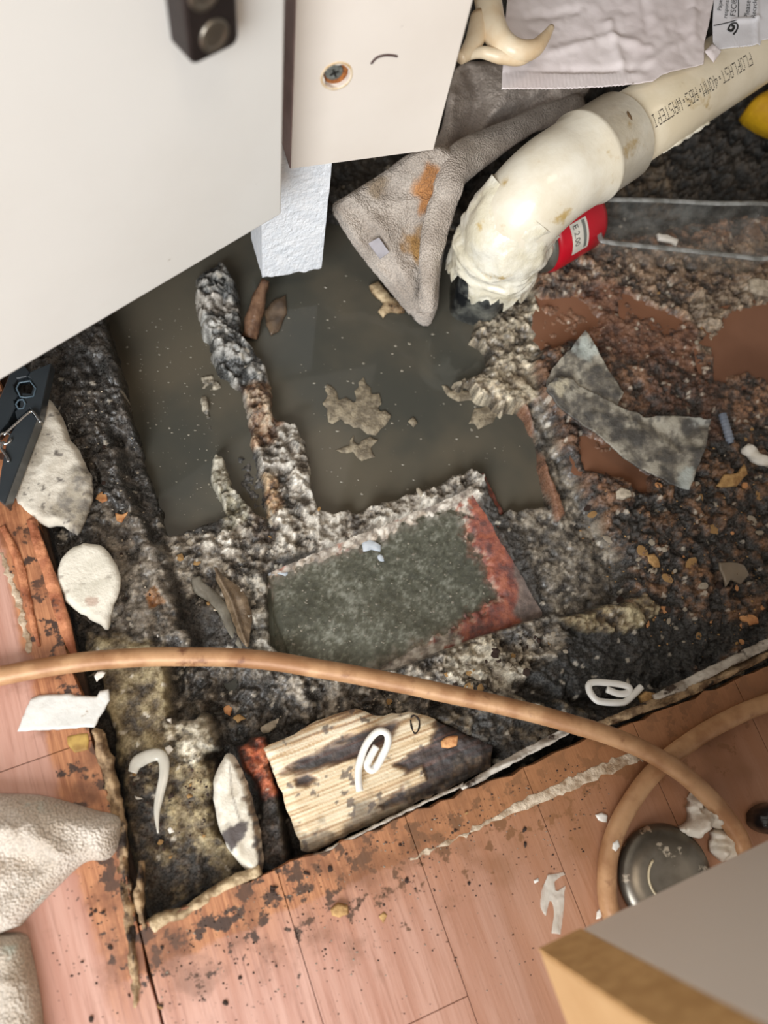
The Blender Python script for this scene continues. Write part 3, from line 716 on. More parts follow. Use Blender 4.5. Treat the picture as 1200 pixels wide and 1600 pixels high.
V, F_ = disc_lathe(sc, dn, [(.0058, -.001), (.0058, .0006), (.0050, .0012), (.0040, .0006), (.0034, .0004), (.0012, .0005)], 28)
mesh_obj('screw', V, F_, M_brass, plate)

# unseen slab and wall added to cut fill light from above and behind
V, F_ = obox((-.7, .16, .80), (1.5, 0, 0), (0, .62, 0), (0, 0, .035), .002); tag(mesh_obj('shade_worktop', V, F_, mat('shade_worktop_laminate', (150, 140, 130), .4), smooth=False), 'unseen grey counter added to shade the far end of the hole', kind='structure')
V, F_ = obox((-.7, .78, -.08), (1.5, 0, 0), (0, .03, 0), (0, 0, 1.6)); tag(mesh_obj('added_wall_back', V, F_, mat('added_wall_paint', (150, 138, 124), .8), smooth=False), 'unseen wall added to block light from behind the units', kind='structure')

# narrow panel with a recessed screw
ZP = .08
pA = P(455, 265, ZP); pB = P(678, 235, ZP); pu = (pB-pA)/np.linalg.norm(pB-pA); pn = np.array([pu[1], -pu[0], 0]); pw = np.linalg.norm(pB-pA); PH = .55
panel = thing('narrow_cabinet_front', (pA+pB)/2, 'narrow cream-white panel with a recessed screw beside the white door', 'panel')
hc = hit(526, 119, pA, pn); hu, hz = np.dot(hc-pA, pu), hc[2]-ZP; hr = .0062
NA = 48; ang = sorted(list(np.arange(NA)/NA*2*PI)+[math.atan2(y-hz, x-hu) % (2*PI) for x in (0, pw) for y in (0, PH)])
inner = []; outer = []
for a in ang:
    ca, sa = math.cos(a), math.sin(a)
    t = min([(pw-hu)/ca if ca > 1e-9 else 9, -hu/ca if ca < -1e-9 else 9, (PH-hz)/sa if sa > 1e-9 else 9, -hz/sa if sa < -1e-9 else 9])
    rr = hr*(1+.06*math.sin(a*3+1)+.05*math.sin(a*7)); inner.append((hu+rr*ca, hz+rr*sa)); outer.append((hu+t*ca, hz+t*sa))
n = len(ang)
def pl(u, z, d): return pA+pu*u+np.array([0, 0, z])+pn*d
V = [pl(u, z, -.0007) for u, z in outer]+[pl(hu+(u-hu)*1, z, 0) for u, z in inner]+[pl(u, z, -.0024) for u, z in inner]+[pl(u, z, -.018) for u, z in outer]
V = np.array(V)
shr = np.array([pl(min(max(u, .0007), pw-.0007), min(max(z, .0007), PH-.0007), 0) for u, z in outer])
V = np.concatenate([V, shr])
F_ = []
for i in range(n):
    j = (i+1) % n
    F_ += [(4*n+i, 4*n+j, n+j, n+i), (n+i, n+j, 2*n+j, 2*n+i), (i, j, 4*n+j, 4*n+i), (3*n+i, 3*n+j, j, i)]
F_.append(tuple(2*n+i for i in range(n))); F_.append(tuple(3*n+i for i in range(n-1, -1, -1)))
mesh_obj('panel_board', V, F_, M_offwhite, panel, smooth=False)
e0 = pA-pu*.0006-pn*.018; V, F_ = obox(e0, pu*.0007, pn*.0172, (0, 0, PH)); tag(mesh_obj('edge_band', V, F_, mat('mauve_edge_band', (150, 126, 122), .5), panel, smooth=False), 'mauve edge band')
M_chip = mat('raw_chipboard', (186, 118, 62), .8, (138, 78, 40), vscale=400, bump=.6, bscale=600)
V, F_ = disc_lathe(hc-pn*.0024, pn, [(.0060, .0002), (.0056, .0007), (.0042, .0004), (.001, .0006)], 24); mesh_obj('screw_recess', V, F_, M_chip, panel)
M_zinc = mat('tarnished_zinc', (138, 140, 134), .5, (96, 98, 94), vscale=300, metal=.25)
s0 = hc-pn*.0020+np.array([0, 0, .0012])-pu*.0010
V, F_ = disc_lathe(s0, pn, [(.0042, 0), (.0042, .0008), (.0036, .0014), (.0018, .0015), (.0008, .0009)], 20); sp_ = mesh_obj('screw', V, F_, M_zinc, panel)
dk = mat('screw_slot', (30, 30, 28), .7)
VV = []
for a in (.4, .4+PI/2):
    e = pu*math.cos(a)+np.array([0, 0, 1.])*math.sin(a); f = pu*-math.sin(a)+np.array([0, 0, 1.])*math.cos(a)
    VV.append(obox(s0+pn*.0013-e*.0022-f*.0004, e*.0044, f*.0008, pn*.0004))
V, F_ = join(*VV); mesh_obj('screw_slot', V, F_, dk, sp_, smooth=False)
# flaked rim of lacquer round the hole, and the little black scratch
V, F_ = disc_lathe(hc, pn, [(.0064, -.0003), (.0066, .0003), (.0074, .0003), (.0078, -.0003)], 30)
F_ = F_[:-2]; mesh_obj('flaked_rim', V, F_, mat('raised_lacquer', (232, 214, 186), .5, (206, 170, 120), vscale=200), panel)
pts = [hit(x, y, pA, pn)+pn*.0001 for x, y in ((579, 100), (588, 90), (600, 86), (612, 86), (622, 88))]
V, F_ = tube(smooth_open(pts, 5), [.0002]+[.0006]*(len(smooth_open(pts, 5))-2)+[.0001], 6); mesh_obj('scratch', V, F_, mat('black_scuff', (84, 64, 60), .6), panel)

# white painted block under the panel
bA = P(410, 435, -.015); bB = P(502, 420, -.015); bC = P(388, 368, -.015)
bu = bB-bA; bv = np.array([-bu[1], bu[0], 0]); bv = bv/np.linalg.norm(bv)*.03
M_foam = mat('rough_white_paint', (246, 248, 252), .75, (236, 240, 246), vscale=160, bump=.8, bscale=420, bumpdist=.0015)
bm = bmesh.new(); V, F_ = obox(bA, bu, bv, (0, 0, .0945))
for v in V: bm.verts.new(v)
bm.verts.ensure_lookup_table()
for f in F_: bm.faces.new([bm.verts[i] for i in f])
bmesh.ops.subdivide_edges(bm, edges=bm.edges[:], cuts=22, use_grid_fill=True)
for v in bm.verts:
    k = v.co*1.0
    d_ = float(fbm(np.array([k.x*1.0+k.z]), np.array([k.y+k.z*.7]), .006, 3, 7)[0]-.5)*.0012
    low = max(0, 1-(k.z+.015)/.004)
    v.co.z += low*float(fbm(np.array([k.x]), np.array([k.y]), .004, 3, 8)[0]-.4)*.004 if low > 0 else 0
    v.co += Vector((bv[0], bv[1], 0)).normalized()*d_ if k.z < .078 else Vector((0, 0, 0))
V = np.array([v.co[:] for v in bm.verts]); F_ = [tuple(v.index for v in f.verts) for f in bm.faces]; bm.free()
tag(mesh_obj('white_block', V, F_, M_foam, smooth=False), 'rough white block hanging over the water below the narrow panel', 'block')

# base cabinet corner near the lens, lower right
cz = .09
cab = thing('base_cabinet', UV(.2, -.25, cz), 'grey fronted base cabinet with a tan board edge at the lower right', 'cabinet')
M_cream = mat('cream_side_board', (202, 164, 116), .6, (192, 152, 104), vscale=30); M_tan = mat('tan_board_edge', (206, 164, 110), .7, (186, 144, 92), vscale=120, bump=.2)
M_grey = mat('grey_front_laminate', (226, 216, 206), .4, (220, 210, 200), vscale=6)
def ubox(name, u0, u1, v0, v1, z0, z1, m, par, bev=.001):
    o = UV(u0, v0, z0); V, F_ = obox(o, UV(u1-u0, 0)[:], UV(0, v1-v0)[:], (0, 0, z1-z0), bev); return mesh_obj(name, V, F_, m, par, smooth=False)
ubox('side_panel', .0723, .0905, -.50, -.0962, cz, .80, M_cream, cab)
ubox('edge_band', .0723, .0905, -.0962, -.0950, cz, .80, M_tan, cab, .0003)
ubox('front_panel', .0910, .42, -.113, -.0954, cz, .80, M_grey, cab)

# ================================================================== WASTE PIPE
axR = P(1330, -15, .065); axS = P(968, 214, .065); axC = P(815, 312, .065)
axd = (axS-axC)/np.linalg.norm(axS-axC); down = np.array([0, 0, -1.])
M_pvc = mat('aged_cream_pipe', (226, 214, 190), .35, (212, 198, 170), vscale=28, bump=.06, bscale=200, stain=(176, 150, 100), stain_s=34, stain_t=(.64, .74), coat=.15)
M_pvc2 = mat('grubby_white_fitting', (234, 228, 212), .32, (220, 210, 188), vscale=36, bump=.15, bscale=160, stain=(188, 160, 104), stain_s=38, stain_t=(.60, .70), coat=.2)
pipe = thing('waste_pipe', axS*[1, 1, 0]+np.array([0, 0, .04]), 'cream waste pipe with an elbow turning down into the hole', 'pipe')
V, F_ = tube([axS-axd*.012, axS+axd*.06, axS+axd*.18, axR], .0215, 64); mesh_obj('straight_pipe', V, F_, M_pvc, pipe)
bend = []
RB = .032; s0 = axC+axd*RB; cen = s0+down*RB
for k in range(15):
    a = k/14*PI/2; bend.append(cen-axd*RB*math.sin(a)-down*RB*math.cos(a))
sock = [(axS, .0215), (axS, .0247), (axS-axd*.001, .0253), (axS-axd*.026, .0254), (axS-axd*.0275, .0266), (axS-axd*.0305, .0268), (axS-axd*.0325, .0252)]
path = [p for p, r in sock]+[b for b in bend]+[bend[-1]+down*.010, bend[-1]+down*.018]
rad = [r for p, r in sock]+[.0250]*len(bend)+[.0246, .0240]
V = []; F_ = []; nn = 56
tpath = np.array(path); T = np.array([-axd]*len(sock)+[(-axd*math.cos(k/14*PI/2)+down*math.sin(k/14*PI/2)) for k in range(15)]+[down, down])
side = np.cross(axd, down); side /= np.linalg.norm(side); th = np.arange(nn)/nn*2*PI
for p, r, t in zip(tpath, rad, T):
    b = np.cross(t, side); V.append(p+r*(np.outer(np.cos(th), side)+np.outer(np.sin(th), b)))
V = np.concatenate(V)
for i in range(len(path)-1):
    for j in range(nn): k = (j+1) % nn; F_.append((i*nn+j, i*nn+k, (i+1)*nn+k, (i+1)*nn+j))
mesh_obj('elbow', V, F_, M_pvc2, pipe)
M_seal = mat('lumpy_white_sealant', (232, 228, 214), .35, (214, 206, 182), vscale=60, bump=.5, bscale=170, stain=(198, 172, 118), stain_s=44, stain_t=(.63, .72), coat=.3)
V = []; F_ = []; nn = 96; ns = 44; th = np.arange(nn)/nn*2*PI
for i in range(ns):
    s = i/(ns-1)
    a = PI*(.30+.20*min(1, s*3)) if s < 1/3 else PI/2
    if s < 1/3: a = PI/2*(.52+.48*s*3); p = cen-axd*RB*math.sin(a)-down*RB*math.cos(a); t = -axd*math.cos(a)+down*math.sin(a)
    else: p = bend[-1]+down*((s-1/3)*1.5*.024); t = down
    b = np.cross(t, side)
    rr = .0252+.0030*sm(0, .25, s)*(1-.35*sm(.75, 1, s))
    ny1 = fbm(th*1.0+s*.3, np.full_like(th, s*3.2), .55, 4, 201)
    ny1 = ny1*sm(0, .8, np.minimum(th, 2*PI-th))+fbm(np.minimum(th, 2*PI-th), np.full_like(th, s*3.2+9), .55, 4, 205)*(1-sm(0, .8, np.minimum(th, 2*PI-th)))
    fold = np.sin((s*7+.5*np.sin(th*2+1))*2*PI)*.0008
    r = rr+(ny1-.5)*.0085+fold*.35*sm(.1, .3, s)
    q = p+r[:, None]*(np.outer(np.cos(th), side)+np.outer(np.sin(th), b))
    if s > .8: q[:, 2] -= (fbm(th, th*0+1, .22, 4, 207)-.40)*.055*sm(.8, 1, s)
    V.append(q)
V = np.concatenate(V)
for i in range(ns-1):
    for j in range(nn): k = (j+1) % nn; F_.append((i*nn+j, i*nn+k, (i+1)*nn+k, (i+1)*nn+j))
tag(mesh_obj('sealant_wrap', V, F_, M_seal, pipe), 'lumpy white sealant smeared round the lower elbow')
M_slime = mat('dark_slimy_pipe', (118, 118, 110), .2, (58, 60, 60), vscale=70, stain=(22, 24, 27), stain_s=45, stain_t=(.45, .6), bump=.5, bscale=200)
V, F_ = tube([bend[-1]+down*.012, bend[-1]+down*.045, bend[-1]+down*.09], .0195, 40, disp=lambda i, t: .0015*np.sin(t*5+i)); mesh_obj('pipe_end', V, F_, M_slime, pipe)
# seam and swarf on the pipe
pts = []
mid = axS+axd*.06
view = np.array([0, 0, H])-mid; view -= axd*view.dot(axd); e1 = view/np.linalg.norm(view); e2 = np.cross(axd, e1)
if proj(*(mid+e2*.01))[1] < proj(*mid)[1]: e2 = -e2   # e2 points to the lower side of the picture
def on_pipe(s, arc, lift=.0001): f = arc/.0215; return axS+axd*s+(e1*math.cos(f)+e2*math.sin(f))*(.0215+lift)
V, F_ = tube([on_pipe(s, .0295+.0006*math.sin(s*300), .0003) for s in np.linspace(.02, .062, 26)], [.0004+.0011*abs(math.sin(i*.55))*(i > 6) for i in range(26)], 6); mesh_obj('glue_smear', V, F_, M_seal, pipe)
# dot-matrix print, running from the far end towards the socket, upside down in the photo
FONT = {'F': '1111110000100001111010000100001 0000', 'L': '10000100001000010000100001000011111', 'O': '01110100011000110001100011000101110', 'P': '11110100011000111110100001000010000',
        'A': '01110100011000111111100011000110001', 'S': '01111100001000001110000010000111110', 'T': '11111001000010000100001000010000100', '4': '00010001100101010010111110001000010', '0': '01110100011000110001100011000101110',
        'M': '10001110111010110001100011000110001', 'B': '11110100011000111110100011000111110', 'W': '10001100011000110001101011101110001', 'E': '11111100001000011110100001000011111', 'I': '01110001000010000100001000010001110', '-': '00000000000000001100011000000000000'}
FONT['F'] = '11111100001000011110100001000010000'
txt = 'FLOPLAST-40MM-ABS-WASTEPI'; V = []; F_ = []
sF = np.dot(P(1188, 98, .085)-axS, axd); adv = (sF-.004)/len(txt)
for ci, ch in enumerate(txt):
    for k, bit in enumerate(FONT[ch]):
        if bit != '1': continue
        row, colm = divmod(k, 5)
        s = sF-ci*adv-colm*adv*.165; arc = .0030+(3-row)*.00108   # letter tops point to the lower side
        ss, aa = adv*.062, .00038
        i0 = len(V); V += [on_pipe(s+a*ss, arc+b*aa, .00015) for a, b in ((-1, -1), (1, -1), (1, 1), (-1, 1))]; F_.append((i0, i0+1, i0+2, i0+3))
M_ink = mat('grey_ink', (66, 60, 54), .6)
o = mesh_obj('printed_text', np.array(V), F_, M_ink, pipe, smooth=False); o['kind'] = 'stuff'; o['label'] = 'dot-printed lettering on the pipe'
# brown nick on the socket
f0 = axS-axd*.012+(e1*math.cos(-.25)+e2*math.sin(-.25))*.0254
V, F_ = tube([f0-e2*.003, f0, f0+e2*.003], [.0004, .0009, .0004], 6); mesh_obj('nick', V, F_, mat('brown_nick', (96, 72, 44), .7), pipe)

# red can under the elbow with a white sticker
ca = P(850, 366, .002); cb = P(912, 330, .002); cd = (cb-ca)/np.linalg.norm(cb-ca); cl = np.linalg.norm(cb-ca); cr = .0242
can = thing('red_can', ((ca+cb)/2)*[1, 1, 0]+np.array([0, 0, -.012]), 'red can with a white sticker lying on the mud under the pipe elbow', 'can')
M_red = mat('glossy_red', (186, 16, 36), .35, (168, 10, 30), vscale=20); M_canm = mat('grimy_can_metal', (150, 150, 142), .35, (110, 108, 100), metal=.7, vscale=60)
V, F_ = disc_lathe(ca, cd, [(.0215, -.0075), (.0230, -.0065), (cr, -.0045), (cr, cl-.006), (.0228, cl-.002), (.019, cl), (.002, cl)], 56); mesh_obj('cap', V, F_, M_red, can)
V, F_ = disc_lathe(ca, cd, [(.004, -.0135), (.018, -.013), (.0214, -.0110), (.0222, -.0090), (.0212, -.0070)], 48); mesh_obj('body', V, F_, M_canm, can)
M_stick = mat('white_sticker', (226, 222, 210), .5); M_ink2 = mat('black_ink', (46, 46, 46), .6)
lp = P(905, 361, .03); s_mid = np.dot(lp-ca, cd)
vw = np.array([0, 0, H])-(ca+cd*s_mid); vw -= cd*vw.dot(cd); g1 = vw/np.linalg.norm(vw); g2 = np.cross(cd, g1)
if proj(*(ca+cd*s_mid+g2*.01))[1] < proj(*(ca+cd*s_mid))[1]: g2 = -g2
def on_can(s, arc, lift=.0002): f = arc/cr; return ca+cd*s+(g1*math.cos(f)+g2*math.sin(f))*(cr+lift)
def best_arc(px, py):
    b = (9, 0, 0)
    for s in np.linspace(.0, cl, 60):
        for a in np.linspace(-.03, .034, 90):
            X_, Y_ = proj(*on_can(s, a)); d_ = (X_-px)**2+(Y_-py)**2
            if d_ < b[0] or b[0] == 9: b = (d_, s, a)
    return b[1], b[2]
sA, aA = best_arc(889, 352); sB, aB = best_arc(914, 337); sC, aC = best_arc(891, 390)
ds, da = sB-sA, max(aC-aA, .012)
def sheet_on_can(s0, s1, a0, a1, m, name, par, lift, n=10):
    V = []; F_ = []
    for i in range(n+1):
        a = a0+(a1-a0)*i/n; V += [on_can(s0, a, lift), on_can(s1, a, lift)]
    for i in range(n): F_.append((2*i, 2*i+1, 2*i+3, 2*i+2))
    return mesh_obj(name, np.array(V), F_, m, par)
stk = sheet_on_can(sA, sB, aA, aA+da*1.35, M_stick, 'sticker', can, .0003)
sheet_on_can(sA+ds*.68, sA+ds*.86, aA+da*.05, aA+da*1.25, mat('grey_fine_print', (120, 122, 116), .6), 'fine_print', stk, .0005)
def text_mesh(body, size):
    cu = bpy.data.curves.new('t', 'FONT'); cu.body = body; cu.size = size; cu.resolution_u = 3
    o = bpy.data.objects.new('t', cu); COL.objects.link(o); bpy.context.view_layer.update()
    me = bpy.data.meshes.new_from_object(o.evaluated_get(bpy.context.evaluated_depsgraph_get()))
    V = np.array([v.co[:] for v in me.vertices]); F_ = [tuple(p.vertices) for p in me.polygons]
    bpy.data.objects.remove(o); bpy.data.curves.remove(cu); bpy.data.meshes.remove(me); return V, F_
V, F_ = text_mesh('E 2.00', .0062)
Q = np.array([on_can(sA+ds*.14+v[1]*1.0, aA+.0012+v[0]*.9, .0005) for v in V]); mesh_obj('printed_text', Q, F_, M_ink2, stk, smooth=False)

# ================================================================== PAPER, TOWELS, HOOKS AND SCRAPS
M_paper = mat('creased_mailer_paper', (236, 226, 225), .6, (226, 214, 213), vscale=22, bump=.12, bscale=160)
M_paper2 = mat('printed_white_paper', (238, 236, 240), .5, (228, 226, 230), vscale=30, bump=.1, bscale=160)
def crease(px, py, lines, w=5):
    h = np.zeros_like(px)
    for pts, a in lines: h = h+a*np.exp(-(linedist(px, py, pts)/w)**2)
    return h
ENV = [(800, -140), (790, 10), (786, 60), (783, 142), (850, 141), (930, 138), (1016, 134), (1030, 124), (1062, 114), (1098, 102), (1099, 70), (1106, 40), (1116, -10), (1130, -140)]
EL = [([(950, 40), (975, 130)], .002), ([(860, 85), (950, 60), (1010, 80)], .0016), ([(1000, 0), (1010, 60), (985, 110)], -.0015), ([(1080, 0), (1082, 60)], .0016), ([(880, 110), (990, 112)], -.0012), ([(820, 30), (900, 20)], -.0015), ([(985, 118), (1060, 70)], .0012), ([(790, 116), (1010, 112)], -.0010)]
def env_top(x, y, d, px, py):
    h = .0012*np.sin(px/38.)+.0035*(fbm(px, py, 90, 3, 301)-.5)+crease(px, py, EL, 7)*.8+np.abs(fbm(px, py, 40, 3, 303)-.5)*.0035
    cr = sm(112, 117, py)*sm(990, 970, px)
    h = h*(1-cr*.75)+cr*(.00035*np.sin(px*2*PI/5.2))
    return h+.0012
V, F_, _ = grid_slab(ENV, .0885, .0011, env_top, thick=.0006)
env = mesh_obj('paper_envelope', V, F_, M_paper); tag(env, 'creased pinkish white paper mailer with a crimped edge lying on the pipe', 'envelope')
PK = [(1118, -120), (1113, 40), (1114, 66), (1122, 78), (1150, 74), (1188, 70), (1190, 62), (1215, 58), (1290, 40), (1290, -120)]
def pk_top(x, y, d, px, py):
    cr = sm(1146, 1150, px)*sm(1182, 1178, px)*sm(36, 42, py)
    return .0005+.003*(fbm(px, py, 70, 3, 311)-.5)+cr*.0003*np.sin(px*2*PI/4.2)+crease(px, py, [([(1146, 34), (1184, 30)], .0012), ([(1180, -20), (1182, 70)], .0012)], 4)
V, F_, _ = grid_slab(PK, .0870, .0009, pk_top, thick=.0005)
pk = mesh_obj('printed_packet', V, F_, M_paper2); tag(pk, 'white packet with black printing at the upper right corner', 'packet')
FL = [(1100, 82), (1112, 70), (1126, 82), (1114, 99)]
V, F_, _ = grid_slab(FL, .0880, .0007, lambda x, y, d, px, py: .0008+.0014*np.sin(d*600), thick=.0004)
mesh_obj('folded_corner', V, F_, M_paper, env)
def print_on(body, size_px, ox, oy, ang, par, z=.0905, m=None, name='printed_text'):
    V, F_ = text_mesh(body, 1.0); ca_, sa_ = math.cos(ang), math.sin(ang)
    qx = ox+size_px*(V[:, 0]*ca_+V[:, 1]*sa_); qy = oy+size_px*(V[:, 0]*sa_-V[:, 1]*ca_)
    ztop = .0870+pk_top(0, 0, 0, qx, qy)+.0003
    return mesh_obj(name, P(qx, qy, ztop), F_, m or M_ink2, par, smooth=False)
aT = math.radians(-84)
t1 = print_on('Paper from', 9, 1127, 17, aT, pk); print_on('responsible', 9, 1136, 29, aT, pk); print_on('FSC\u00ae C0', 12, 1149, 26, aT, pk); print_on('Please', 11.5, 1170, 29, aT, pk); print_on('Recycle', 10, 1180, 29, aT, pk)
def ink_line(pts, w, par, name):
    q = smooth_open(pts, 4) if len(pts) > 2 else np.array([np.array(pts[0])+(np.array(pts[1])-np.array(pts[0]))*t for t in np.linspace(0, 1, 8)])
    T = np.gradient(q, axis=0); T /= np.linalg.norm(T, axis=1)[:, None]+1e-9; N = np.stack([-T[:, 1], T[:, 0]], 1)*w/2
    a, b = q+N, q-N
    za = .0870+pk_top(0, 0, 0, a[:, 0], a[:, 1])+.0003; zb = .0870+pk_top(0, 0, 0, b[:, 0], b[:, 1])+.0003
    V = np.concatenate([P(a[:, 0], a[:, 1], za), P(b[:, 0], b[:, 1], zb)]); n = len(q)
    return mesh_obj(name, V, [(i, i+1, n+i+1, n+i) for i in range(n-1)], M_ink2, par, smooth=False)
ink_line([(1115, 40), (1130, 37), (1148, 32), (1153, 28), (1154, 20), (1154, -40)], 1.6, pk, 'printed_frame')
# tree-and-tick mark of the paper certificate, lying on its side
ink_line([(1137, 47), (1142, 38), (1150, 36), (1153, 42), (1149, 51)], 2.6, pk, 'printed_mark')
ink_line([(1138, 46), (1143, 48), (1147, 42), (1143, 39)], 4.0, pk, 'printed_mark')
ink_line([(1146, 54), (1149, 50)], 3, pk, 'printed_mark')

# hook-shaped cream plastic end behind the narrow panel
M_cream_pl = mat('cream_soft_plastic', (232, 216, 188), .4, (216, 188, 150), vscale=40, coat=.2, stain=(184, 140, 92), stain_s=40, stain_t=(.60, .72))
c = smooth_open([(758, -30), (764, 10), (770, 40), (784, 66), (808, 80), (834, 76), (850, 60), (862, 42)], 6)
w1_ = P(c[:, 0], c[:, 1], np.full(len(c), .112)); t_ = np.linspace(0, 1, len(c))
V1 = tube(w1_, np.interp(t_, [0, .35, .6, .8, 1], [.0072, .0068, .0058, .0036, .0016]), 24)
c = smooth_open([(752, 30), (742, 62), (730, 82), (719, 92)], 6); w2_ = P(c[:, 0], c[:, 1], np.full(len(c), .110)); V2 = tube(w2_, np.interp(np.linspace(0, 1, len(c)), [0, 1], [.006, .0028]), 18)
c = smooth_open([(726, 88), (752, 82), (780, 88), (812, 92), (830, 82)], 6); w3_ = P(c[:, 0], c[:, 1], np.full(len(c), .110)); V3 = tube(w3_, np.interp(np.linspace(0, 1, len(c)), [0, .5, 1], [.0022, .0036, .003]), 16)
hk = thing('plastic_hook', P(780, 40, .105), 'curved cream plastic hook end over the mailer at the top', 'hook')
mesh_obj('hook_arm', *V1, M_cream_pl, hk); mesh_obj('flared_web', *V2, M_cream_pl, hk); mesh_obj('lower_rim', *V3, M_cream_pl, hk)

def towel_mat(name, a, b, stain=None, st=(.58, .7), ss=30, scale=900):
    t = NT(name); tc = t.n('ShaderNodeTexCoord').outputs['Object']
    vo = t.n('ShaderNodeTexVoronoi', i_Scale=scale); t.l(tc, vo.inputs['Vector'])
    base = mixc(t, ramp(t, noise(t, tc, 45, 5), .35, .65), c4(a), c4(b))
    base = mixc(t, ramp(t, vo.outputs['Distance'], .25, .75, 0, .30), base, c4((72, 64, 58)))
    if stain: base = mixc(t, ramp(t, noise(t, tc, ss, 4, .6), *st), base, c4(stain))
    vc = t.n('ShaderNodeVertexColor', layer_name='Col')
    base = mixc(t, 1.0, base, vc.outputs['Color'], 'MULTIPLY')
    t.l(base, t.b.inputs['Base Color']); t.b.inputs['Roughness'].default_value = .95; t.b.inputs['Specular IOR Level'].default_value = .1
    t.b.inputs['Sheen Weight'].default_value = .15
    bn = t.n('ShaderNodeBump', i_Strength=.9, i_Distance=.0012, invert=True); t.l(vo.outputs['Distance'], bn.inputs['Height']); t.l(bn.outputs[0], t.b.inputs['Normal'])
    return t.m
def stain_col(spots, seed):
    def f(x, y, d, px, py):
        c = np.ones((len(x), 3)); j = (fbm(x, y, .006, 4, seed)-.5)*30
        for poly, colr, s in spots:
            m = sm(-10, 8, sdf(px, py, poly)+j)*s; tint = lin(colr)/lin((170, 160, 150)); c = c*(1-m)[:, None]+tint*m[:, None]
        return c
    return f
M_towel = towel_mat('damp_grey_terry', (214, 202, 190), (184, 171, 159))
SP = [([(652, 292), (668, 258), (694, 270), (690, 310), (674, 326), (654, 330)], (172, 118, 66), .9), ([(632, 366), (660, 356), (668, 390), (650, 412), (632, 392)], (146, 108, 54), .9), ([(690, 345), (708, 350), (705, 375), (690, 372)], (150, 96, 70), .6), ([(570, 285), (600, 280), (590, 305)], (116, 92, 56), .6)]
tow = thing('grey_towel', P(650, 330, .0), 'soiled grey terry towel bundled left of the pipe elbow', 'towel')
def zlow(px, py): return np.clip(.040-(py-250)/255*.064, -.030, .045)
LOW = [(520, 320), (545, 303), (600, 268), (640, 240), (690, 228), (728, 262), (716, 300), (700, 360), (688, 430), (684, 478), (670, 505), (646, 492), (602, 440), (560, 388), (530, 342)]
def low_top(x, y, d, px, py):
    fold = crease(px, py, [([(540, 300), (600, 360), (650, 470)], .003), ([(600, 300), (680, 300)], -.002), ([(650, 480), (690, 400), (705, 330)], -.005), ([(560, 330), (590, 400), (640, 470)], -.0012)], 12)
    return zlow(px, py)-.02+fold+.009*(fbm(px, py, 75, 3, 321)-.5)+.0014*(fbm(x, y, .0022, 2, 323)-.5)-.004*np.clip(1-d/.004, 0, 1)**2
V, F_, C_ = grid_slab(smooth_closed(LOW, 4), .02, .0010, low_top, thick=.004, col=stain_col(SP, 331), reproj=True)
mesh_obj('hanging_corner', V, F_, M_towel, tow, cols=C_)
UPP = [(660, 262), (690, 200), (712, 108), (760, 96), (830, 100), (920, 128), (900, 150), (850, 178), (800, 198), (765, 226), (730, 262), (700, 282)]
def up_top(x, y, d, px, py):
    fold = crease(px, py, [([(735, 110), (748, 160), (730, 220)], -.005), ([(800, 120), (770, 180), (735, 215)], .004), ([(860, 150), (780, 190)], -.005), ([(705, 150), (700, 230)], .003)], 13)
    return .0+fold*1.7+.014*(fbm(px, py, 70, 3, 341)-.5)+.0016*(fbm(x, y, .0022, 2, 343)-.5)-.005*np.clip(1-d/.005, 0, 1)**2
V, F_, C_ = grid_slab(smooth_closed(UPP, 4), .012, .0010, up_top, thick=.006, col=lambda x, y, d, px, py: np.ones((len(x), 3))*np.array([1.12, 1.10, 1.10]), reproj=True)  # fold colour brightened to offset the shade of the narrow panel
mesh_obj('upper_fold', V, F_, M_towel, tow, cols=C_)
c = smooth_open([(905, 162), (850, 182), (800, 205), (752, 232), (722, 252), (704, 278), (696, 308), (682, 352), (672, 402), (668, 452), (666, 486)], 8)
zz = np.interp(np.linspace(0, 1, len(c)), [0, .2, .42, .55, .78, 1], [.010, .022, .034, .034, .014, -.008]); wz = P(c[:, 0], c[:, 1], zz)
def roll_disp(i, th): return .0011*np.sin(th*2+i*.2)+.0012*(vnoise(th*3, th*0+i*.35, 351)-.5)
V, F_ = tube(wz, np.interp(np.linspace(0, 1, len(c)), [0, .25, .45, .60, .85, 1], [.007, .0095, .0112, .0078, .0068, .004]), 28, disp=roll_disp, flat=.75)
mesh_obj('rolled_hem', V, F_, M_towel, tow, cols=np.ones((len(V), 3)))
V, F_, C_ = grid_slab([(578, 382), (592, 372), (608, 392), (596, 404)], .003, .0008, lambda x, y, d, px, py: .0112+0*x, thick=.002, col=lambda x, y, d, px, py: np.ones((len(x), 3)))
c_ = np.array([586, 388]); 
q = P(np.array([576, 592, 608, 594.]), np.array([380, 371, 394, 404.]), zlow(0, np.array([380, 371, 394, 404.]))+.0045)
mesh_obj('care_label', np.concatenate([q, q-[0, 0, .0006]]), [(3, 2, 1, 0), (4, 5, 6, 7), (0, 1, 5, 4), (1, 2, 6, 5), (2, 3, 7, 6), (3, 0, 4, 7)], mat('grey_label', (176, 172, 178), .6), tow, smooth=False)

